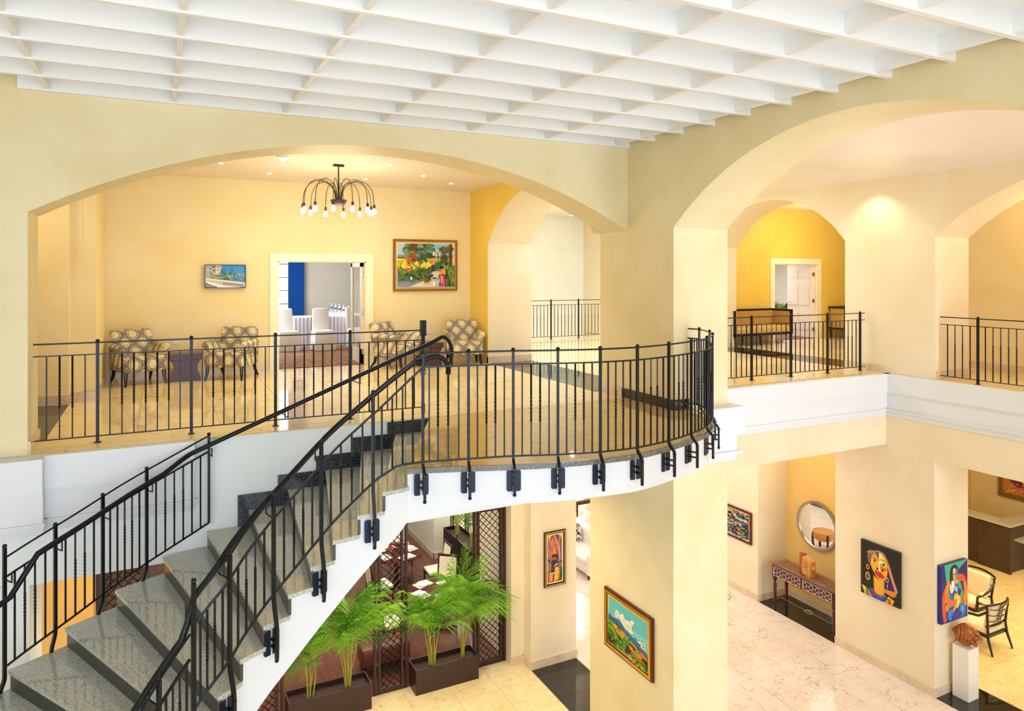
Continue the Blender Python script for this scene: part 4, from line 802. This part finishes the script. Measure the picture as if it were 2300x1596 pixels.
# ---- reception armchairs
def openarm(label,x,y,rz):
    t=thing('armchair',label,'chair',(x,y,G),rz,'cream armchairs with black frames')
    part('seat',MB().rbox(-.29,-.30,.33,.29,.24,.46,.05,3),CREAMF,t,True)
    part('seat_frame',MB().box(-.31,-.31,.29,.31,-.27,.34).box(-.31,.22,.29,.31,.26,.34).box(-.31,-.27,.29,-.27,.22,.34).box(.27,-.27,.29,.31,.22,.34),BLACKW,t)
    part('back_cushion',MB().rbox(-.25,.14,.46,.25,.24,.92,.04,3,lambda c:(c.x*(1+.25*(c.z-.46)),c.y+(c.z-.46)*.22-.25*c.x*c.x,c.z)),CREAMF,t,True)
    part('back_rail',MB().tube([(-.36+.072*k,.37-.9*(-.36+.072*k)**2,.93+.03*math.sin(math.pi*k/10)) for k in range(11)],.022,8),BLACKW,t,True); part('back_rail',MB().tube([(-.29+.058*k,.26-.5*(-.29+.058*k)**2,.50) for k in range(11)],.018,8),BLACKW,t,True)
    for z in (.62,.73,.84): part('back_ring',MB().tube([(.05*math.cos(R(30*k)),.29+(z-.6)*.2,z+.06*math.sin(R(30*k))) for k in range(13)],.007,6),BLACKW,t,True)
    for z in (.62,.74,.86): part('back_slat',MB().tube([(-.3+.06*k,.29+(z-.6)*.22-.5*(-.3+.06*k)**2,z+.03*math.sin(math.pi*k/5)) for k in range(11)],.008,6),BLACKW,t,True)
    for s_ in (-1,1):
        part('leg',MB().tube([(s_*.33,.36,0),(s_*.31,.27,.28),(s_*.29,.25,.5),(s_*.35,.27,.93)],[.017,.026,.024,.02],8),BLACKW,t,True)
        part('leg',MB().tube([(s_*.30,-.33,0),(s_*.30,-.29,.3),(s_*.32,-.28,.62)],[.017,.026,.022],8),BLACKW,t,True)
        part('arm',MB().tube([(s_*.32,-.3,.61),(s_*.35,-.1,.65),(s_*.345,.12,.68),(s_*.34,.28,.82)],[.022,.028,.024,.02],8),BLACKW,t,True)
        part('arm_pad',MB().rbox(s_*.33-.03,-.24,.64,s_*.33+.03,.08,.68,.012,1),CREAMF,t,True)
openarm('cream armchair with black ring-pattern back turned to the camera, by the pedestal',14.48,8.22,R(180))
openarm('cream and black armchair facing left, partly hidden behind the abstract canvas',15.35,8.98,R(-90))
# ---- carved stool behind the pillar (seen in the mirror)
t=thing('stool','round wooden drum stool with dark legs, seen in the mirror','stool',(9.8,12.9,G))
part('seat',MB().lathe([(.2,.28),(.27,.34),(.29,.42),(.27,.5),(.02,.505)],(0,0,0),24),WLIGHT,t,True)
for k in range(4): part('leg',MB().tube([(.25*math.cos(R(90*k+30)),.25*math.sin(R(90*k+30)),0),(.285*math.cos(R(90*k+30)),.285*math.sin(R(90*k+30)),.3),(.27*math.cos(R(90*k+30)),.27*math.sin(R(90*k+30)),.47)],.03,6),BLACKW,t,True)
t=thing('side_table','round glass side table edge showing right of the big pillar','table',(10.45,11.52,G))
part('glass_top',MB().lathe([(.001,.48),(.47,.48),(.475,.487),(.47,.495),(.001,.495)],(0,0,0),40),GLZ,t,True); part('pedestal',MB().lathe([(.2,0),(.2,.02),(.03,.05),(.03,.47),(.1,.48)],(0,0,0),16),STEEL,t,True)
# ---- white sofa
t=thing('sofa','white leather sofa with a curved back, glimpsed between pier and pillar','sofa',(9.1,14.05,G))
part('base',MB().rbox(.0,.02,.12,.85,2.3,.34,.03,2),WSOFA,t,True); part('seat',MB().rbox(-.02,.14,.33,.7,2.2,.46,.05,3),WSOFA,t,True)
part('arm',MB().rbox(-.02,-.02,.12,.75,.14,.62,.04,3,lambda c:(c.x,c.y-(c.z-.1)*.1,c.z+.12*max(0,c.x-.2))),WSOFA,t,True)
part('backrest',MB().rbox(.66,-.02,.12,.92,2.3,.98,.09,3,lambda c:(c.x+.2*(c.z-.3)-.16*abs((c.y-1.1)/1.1)**3,c.y,c.z-.16*abs((c.y-1.1)/1.1)**2)),WSOFA,t,True)
for y in (.1,2.2): 
    for x in (.05,.8): part('leg',MB().tube([(x,y,.13),(x,y,0)],[.03,.02],8),BLACKW,t,True)
def cushfab():
    m=speck('patterned_cushion','F4F0E6','2A2420',18); return m
tag(part('cushion',MB().rbox(-.2,-.07,0,.2,.07,.4,.06,3),cushfab(),None,True,loc=(9.58,15.35,G+.47),rot=(0,R(18),R(80))),'black and white patterned cushion leaning on the white sofa','cushion')
t=thing('desk','small polished brown wood desk behind the white sofa','desk',(10.8,17.3,G))
part('desktop',MB().rbox(-.1,-.1,.72,1.0,.7,.76,.01,1),WTOP,t); part('apron',MB().box(-.05,-.05,.62,.95,.65,.72),WCONS,t)
for x in (0,.9):
    for y in (0,.6): part('leg',MB().tube([(x,y,.64),(x,y,0)],[.03,.018],8),WCONS,t,True)
t=thing('chair','red-brown wooden chair behind the small desk','chair',(11.2,18.5,G))
part('seat',MB().rbox(-.22,-.22,.42,.22,.22,.47,.015,1),WCONS,t); part('backrest',MB().rbox(-.22,-.22,.47,.22,-.18,1.0,.02,2),WCONS,t)
for x in (-.19,.19):
    for y in (-.19,.19): part('leg',MB().box(x-.018,y-.018,0,x+.018,y+.018,.43),WCONS,t)
# ---- brocade sofas upstairs
def settee(label,x0,x1,y0,y1):
    t=thing('sofa',label,'sofa',((x0+x1)/2,(y0+y1)/2,0),0,'brocade settees by the yellow wall'); a=(x1-x0)/2; b_=(y1-y0)/2
    part('seat',MB().rbox(-a+.05,-b_,.30,a-.05,b_-.08,.47,.04,3),SOFAS,t,True)
    part('back_panel',MB().box(-a+.04,b_-.10,.27,a-.04,b_-.04,.84),SOFAF,t)
    part('base_rail',MB().box(-a,-b_,.25,a,-b_+.04,.30).box(-a,b_-.04,.25,a,b_,.30).box(-a,-b_+.04,.25,-a+.04,b_-.04,.30).box(a-.04,-b_+.04,.25,a,b_-.04,.30),BLACKW,t)
    part('top_rail',MB().box(-a,b_-.06,.84,a,b_,.89),BLACKW,t)
    for s_ in (-1,1):
        xx=s_*(a-.03); part('arm_panel',MB().box(xx-.02,-b_+.05,.27,xx+.02,b_-.06,.84),SOFAF,t); part('arm_rail',MB().box(xx-.03,-b_,.84,xx+.03,b_-.06,.89),BLACKW,t)
        part('post',MB().box(xx-.03,-b_,.25,xx+.03,-b_+.05,.84),BLACKW,t)
    for x in (-a+.05,-.1,a-.05):
        for y in (-b_+.04,b_-.04): part('leg',MB().tube([(x,y,.26),(x,y,0)],[.034,.022],6),BLACKW,t)
settee('gold brocade settee with black frame left of the white panelled door',12.75,14.78,13.12,13.82)
settee('gold brocade settee cut off by the arch edge, right of the white panelled door',17.02,18.9,13.3,13.86)
# ---- meeting room
def covered(label,x,y,rz):
    t=thing('chair',label,'chair',(x,y,.004),rz,'white covered meeting chairs')
    part('seat_cover',MB().rbox(-.23,-.24,.0,.23,.24,.47,.03,2,lambda c:(c.x*(1.12-.25*c.z),c.y*(1.15-.3*c.z),c.z)),WFAB,t,True)
    part('back_cover',MB().rbox(-.2,.16,.0,.2,.25,.97,.03,2,lambda c:(c.x*(1.12-.2*c.z),c.y+.08*c.z,c.z+(.03*math.cos(c.x*7) if c.z>.8 else 0))),WFAB,t,True)
    return t
covered('white covered chair in the middle of the meeting room doorway, back turned',3.52,17.0,R(0+180+180))
covered('white covered chair in front of the window, at the doorway left',2.72,17.15,R(5))
covered('white covered chair seen edge-on beside the open door leaf',4.5,17.42,R(60))
def skirted(label,x0,y0,x1,y1):
    t=thing('table',label,'table',((x0+x1)/2,(y0+y1)/2,.004)); a=(x1-x0)/2; b_=(y1-y0)/2
    part('tablecloth',MB().box(-a,-b_,.72,a,b_,.755),WFAB,t)
    P=[]; 
    def side(x0,y0,x1,y1,nx,ny):
        L_=math.hypot(x1-x0,y1-y0); n=int(L_/.045)
        for k in range(n): 
            d=.018*(1 if k%2 else -1); P.append((x0+(x1-x0)*k/n+nx*d,y0+(y1-y0)*k/n+ny*d))
    side(-a,-b_,a,-b_,0,-1); side(a,-b_,a,b_,1,0); side(a,b_,-a,b_,0,1); side(-a,b_,-a,-b_,-1,0)
    part('table_skirt',MB().prism(P,0,.72),mat('skirt_cloth','D3D0D8',.8),t); return t
skirted('skirted white table across the meeting room',2.95,17.75,5.0,18.25)
skirted('skirted white table running to the back with water bottles on it',4.15,18.32,4.85,20.6)
BOT=mat('water_bottle','CFE0F2',.1); LBL=mat('bottle_label','3A5FA8',.4)
for k,lab in enumerate(('nearest','second nearest','middle','second farthest','farthest')):
    t=thing('bottle','%s of five water bottles in a row on the white table'%lab,'bottle',(4.47,18.45+.48*k,.76),0,'water bottles on the meeting table')
    part('body',MB().lathe([(.034,0),(.034,.13),(.014,.18),(.013,.2)],(0,0,0),12),BOT,t,True); part('label',MB().lathe([(.0345,.06),(.0355,.06),(.0355,.11),(.0345,.11)],(0,0,0),12),LBL,t); part('cap',MB().lathe([(.015,.2),(.015,.22)],(0,0,0),10),TRIM,t)
cu=MB()
P=[(3.36+.012*k,20.9+(.03 if k%2 else -.03)) for k in range(38)]
cu.prism(P+[(p[0],p[1]+.012) for p in P[::-1]],.006,3.1); tag(part('curtain',cu,BLUE),'royal blue pleated curtain beside the meeting room window','curtain')
# ---- office behind the second door
def frondmesh(L_=1.0,droop=.8,n=30,wd=.2,m=None,seed=0):
    rg=random.Random(seed); mb=MB(); P=[]
    for k in range(n+1):
        u=k/n; P.append(Vector((L_*(u-.22*droop*u*u),0,L_*(.55*u-.95*droop*u**2.2*.62))))
    mb.tube([P[0],P[n//3],P[2*n//3],P[n]],[.007,.005,.003,.001],4)
    for k in range(6,n+1):
        u=k/n; ll=wd*(math.sin(math.pi*min(1,u*.9+.12))**.5+.12)*1.25*rg.uniform(.85,1.1)
        d=(P[k]-P[k-1]).normalized()
        for s_ in (-1,1):
            dr_=rg.uniform(.1,.75); fw=rg.uniform(.55,.9); tip=P[k]+d*ll*fw+Vector((0,s_*ll*.62,-ll*dr_)); mid=P[k]+d*ll*fw*.5+Vector((0,s_*ll*.40,ll*.05)); w_=.0062
            mb.add([P[k]-d*w_*.4,P[k]+d*w_*.4,mid+d*w_+Vector((0,0,w_)),mid-d*w_-Vector((0,0,w_)),tip],[(0,1,2,3),(3,2,4)])
    return mb.mesh('frond',m or LEAF[0])
FR=[frondmesh(1.0,.8,24,.30,LEAF[0],1),frondmesh(1.0,1.05,24,.32,LEAF[1],2),frondmesh(1.0,.2,26,.22,LEAF[1],3),frondmesh(1.0,.95,24,.30,LEAF[2],4),frondmesh(1.0,.6,24,.28,LEAF[1],5)]
def palm(label,x,y,z,H,spread,nf,seed,spear=False,ns=7,group=None,cat='plant'):
    rg=random.Random(seed); t=thing('areca_palm',label,cat,(x,y,z),0,group); tops=[]
    for k in range(ns):
        a=rg.uniform(0,6.28); r0=rg.uniform(.02,.08); h_=H*rg.uniform(.28,.5); a2=a+rg.uniform(-.5,.5); sp=rg.uniform(.03,.12)
        P=[(r0*math.cos(a),r0*.8*math.sin(a),0),((r0+sp*.3)*math.cos(a),(r0+sp*.3)*math.sin(a),h_*.5),((r0+sp)*math.cos(a2),(r0+sp)*math.sin(a2),h_)]
        part('stem',MB().tube(P,[.012,.010,.006],6),STEMM,t,True); tops.append((P[2],a2))
    for k in range(nf):
        tp,a=tops[k%ns]; az=a+rg.uniform(-1.5,1.5)+k*.9; Lf=spread*rg.uniform(.75,1.2); el=rg.uniform(15,72)
        if math.sin(az)>.3: Lf*=.7
        put('frond',FR[rg.choice((0,1,1,3,4,4))],t,tp,rot=(rg.uniform(-.4,.4),-R(el),az),scale=(Lf,Lf,Lf))
    if spear:
        for dx,el,L2,az in ((.03,58,H*.6,55),(-.05,52,H*.5,200),(.0,50,H*.5,100)): put('frond',FR[2],t,(dx,0,H*.42),rot=(0,-R(el),R(az)),scale=(L2,L2*.55,L2))
    return t
def planter(label,x,y,w_,d,h_,m=WDARK):
    t=thing('planter',label,'planter',(x,y,G)); th=.02
    for nm,q in (('front_panel',(-w_,-d,0,w_,-d+th,h_)),('back_panel',(-w_,d-th,0,w_,d,h_)),('side_panel',(-w_,-d+th,0,-w_+th,d-th,h_)),('side_panel',(w_-th,-d+th,0,w_,d-th,h_))): part(nm,MB().box(*q),m,t)
    part('soil',MB().box(-w_+th,-d+th,.03,w_-th,d-th,h_-.08),SOIL,t)
planter('dark brown rectangular planter box near the tall lattice screen, on the golden floor',4.565,11.78,.59,.2,.43)
planter('dark brown rectangular planter box at the bottom edge under the white stair curve',2.53,11.78,.67,.2,.43)
zs=G+.35
palm('bushy green areca palm at the left of the right-hand planter',4.35,11.78,zs,1.55,.98,32,101,ns=8)
palm('tallest areca palm with an upright bright spear frond, right side of the right-hand planter',4.9,11.78,zs,1.9,1.0,32,202,True,ns=9)
palm('smaller areca palm at the left end of the planter under the stair',2.2,11.76,zs,1.3,.82,26,303,ns=6)
palm('dense areca palm with yellow canes right of the stair, behind the left planter front',2.86,11.78,zs,1.85,1.08,36,404,ns=10)
# ---- lattice partition of the restaurant
def lattice(label,x0,x1,y,zt,group='dark lattice screens of the restaurant'):
    t=thing('lattice_screen',label,'screen',(x0,y,G),0,group); W=x1-x0; H=zt-G
    for xx in (0,.075,W-.115,W-.04): part('post',MB().box(xx,-.035,0,xx+.04,.035,H),WDARK,t)
    nb=int(H/.45)
    for k in range(nb+1):
        z=k*(H-.04)/nb; part('spacer',MB().box(.04,-.025,z,.075,.025,z+.04),WDARK,t); part('spacer',MB().box(W-.075,-.025,z,W-.04,.025,z+.04),WDARK,t)
    part('rail',MB().box(.115,-.03,0,W-.115,.03,.09),WDARK,t); part('rail',MB().box(.115,-.03,H-.1,W-.115,.03,H),WDARK,t)
    a,b_,c,d=.115,W-.115,.09,H-.1; s_=.125; mb=MB()
    def clip(px,pz,dx):  # line from (px,pz) with slope +-1
        ts=[]
        x_=px; 
        t0=0; t1=(d-c); x_end=px+dx*t1
        lo,hi=0,t1
        if dx>0: lo=max(lo,a-px); hi=min(hi,b_-px)
        else: lo=max(lo,px-b_); hi=min(hi,px-a)
        if hi-lo>.02: mb.tube([(px+dx*lo,0,pz+lo),(px+dx*hi,0,pz+hi)],.0075,4)
    n=int(((b_-a)+(d-c))/s_)+2
    for k in range(n):
        clip(b_-k*s_,c,1); clip(a+k*s_,c,-1)
    o=part('lattice',mb,BLACKW,t); o['kind']='stuff'
    return t
lattice('narrow lattice screen between the two palm planters',3.33,3.93,11.93,-2.5)
lattice('lattice screen beside the pale corner pier, right of the tall palm',5.2,5.85,11.93,-2.5)
lattice('lattice screen half hidden at the bottom left end of the planter',1.25,1.83,11.93,-2.5)
lattice('lattice screen behind the lower granite steps, beside the ochre wall',-.79,-.1,11.93,-2.5)
st('trim_10',MB().box(-.8,11.9,-2.5,5.87,12.0,-2.38),WDARK)
# ---- restaurant
def rtable(label,x,y,r_0):
    t=thing('round_table',label,'table',(x,y,G),0,'round restaurant tables'); part('tabletop',MB().lathe([(r_0-.02,.71),(r_0,.72),(r_0,.745),(.001,.75)],(0,0,0),36),WCONS,t,True); part('pedestal',MB().lathe([(.26,0),(.25,.03),(.06,.08),(.05,.6),(.2,.71)],(0,0,0),20),WCONS,t,True)
    for k in range(4):
        a=R(90*k+20); o=tag(part('plate',MB().lathe([(.07,0),(.13,.012),(.135,.016),(.12,.014),(.001,.006)],(0,0,0),20),TRIM,None,True,loc=(x+.62*r_0*math.cos(a),y+.62*r_0*math.sin(a),G+.752)),'white plate laid on the %s, %s side'%(label.split(',')[0],('near right','far','far left','near')[k]),'plate','plates on the restaurant tables')
        tag(part('placemat',MB().box(-.19,-.13,0,.19,.13,.0015),CREAMF,None,loc=(x+.62*r_0*math.cos(a),y+.62*r_0*math.sin(a),G+.7502),rz=a+math.pi/2),'cream placemat on the %s, %s side'%(label.split(',')[0],('near right','far','far left','near')[k]),'placemat','placemats on the restaurant tables')
rtable('nearer round restaurant table, behind the tall palm',5.1,13.75,.55); rtable('farther round restaurant table, behind the stair edge',5.0,15.95,.6)
t=thing('vase','small red flower in a glass on the farther restaurant table','flower',(4.83,15.9,G+.751)); part('glass',MB().lathe([(.03,0),(.035,.1)],(0,0,0),12),GLZ,t); part('flower_head',MB().ball((0,0,.16),.055,8),mat('red_petals','D8141E',.5),t,True)
def dchair(label,x,y,rz):
    t=thing('dining_chair',label,'chair',(x,y,G+.002),rz,'pale upholstered restaurant chairs')
    part('seat',MB().rbox(-.23,-.24,.42,.23,.22,.49,.025,2),CREAMF,t,True); part('back_panel',MB().rbox(-.2,.2,.5,.2,.235,.98,.012,1,lambda c:(c.x,c.y+(c.z-.5)*.15,c.z)),CREAMF,t,True)
    part('seat_frame',MB().box(-.235,-.245,.385,.235,.225,.42),WDARK,t)
    for s_ in (-1,1):
        part('back_post',MB().tube([(s_*.215,.24,0),(s_*.215,.215,.45),(s_*.215,.29,1.02)],.02,6),WDARK,t,True); part('leg',MB().tube([(s_*.21,-.22,0),(s_*.21,-.22,.4)],[.014,.022],6),WDARK,t,True)
    part('top_rail',MB().box(-.215,.27,.98,.215,.3,1.02),WDARK,t); return t
dchair('pale dining chair right of the farther table, facing left',5.75,15.3,R(-90)); dchair('pale dining chair behind the farther table, facing the camera',5.45,17.0,0)
dchair('pale dining chair seen through the lattice, upper one',4.35,15.1,R(95)); dchair('pale dining chair seen through the lattice, lower one',4.05,13.4,R(100)); dchair('pale dining chair behind the nearer table',5.6,14.45,R(-40))
t=thing('bench','tufted brown leather bench low behind the lattice screen','bench',(3.75,12.75,G)); part('seat',MB().rbox(-.45,-.22,.14,.45,.22,.46,.05,3),mat('brown_leather','7A3F2C',.35),t,True)
for x in (-.38,.38): part('leg',MB().box(x-.02,-.15,0,x+.02,.15,.15),BLACKW,t)
planter('tall black planter trough along the right side of the restaurant',6.62,15.0,.22,1.55,.92,BLACKW)
for k,(yy,lab) in enumerate(((14.3,'dark green areca palm behind the right lattice screen, nearest'),(15.2,'dark green areca palm in the middle of the black trough'),(16.1,'dark green areca palm at the far end of the black trough'))):
    palm(lab,6.62,yy,G+.85,1.75,.8,24,500+k,ns=7)
t=lattice('far dark lattice window panel at the back of the restaurant',6.76,7.3,17.03,-2.4)
t=thing('potted_palm','small green potted palm inside the far office doorway','plant',(17.0,15.65,.003)); part('pot',MB().lathe([(.13,0),(.17,.28),(.16,.28),(.12,.25)],(0,0,0),16),BLACKW,t,True)
for k in range(11): put('frond',FR[(0,3,4)[k%3]],t,(0,0,.45),rot=(0,-R(35+10*(k%4)),R(33*k)),scale=(.62,.62,.62))
part('stem',MB().tube([(0,0,.2),(0,0,.5)],.03,6),STEMM,t)
t=thing('office_chair','black chair back inside the far office','chair',(16.98,15.15,.003)); part('backrest',MB().rbox(-.2,-.03,.45,.2,.03,.95,.05,3),BLACKW,t,True); part('seat',MB().rbox(-.22,-.4,.4,.22,.0,.46,.03,2),BLACKW,t,True); part('base',MB().lathe([(.25,0),(.24,.03),(.03,.06),(.03,.4)],(0,0,0),12),BLACKW,t,True)
tag(part('wall_label',MB().box(12.06,7.528,-4.16,12.12,7.54,-4.10),TRIM),'tiny white label below the left of the abstract canvas','label')
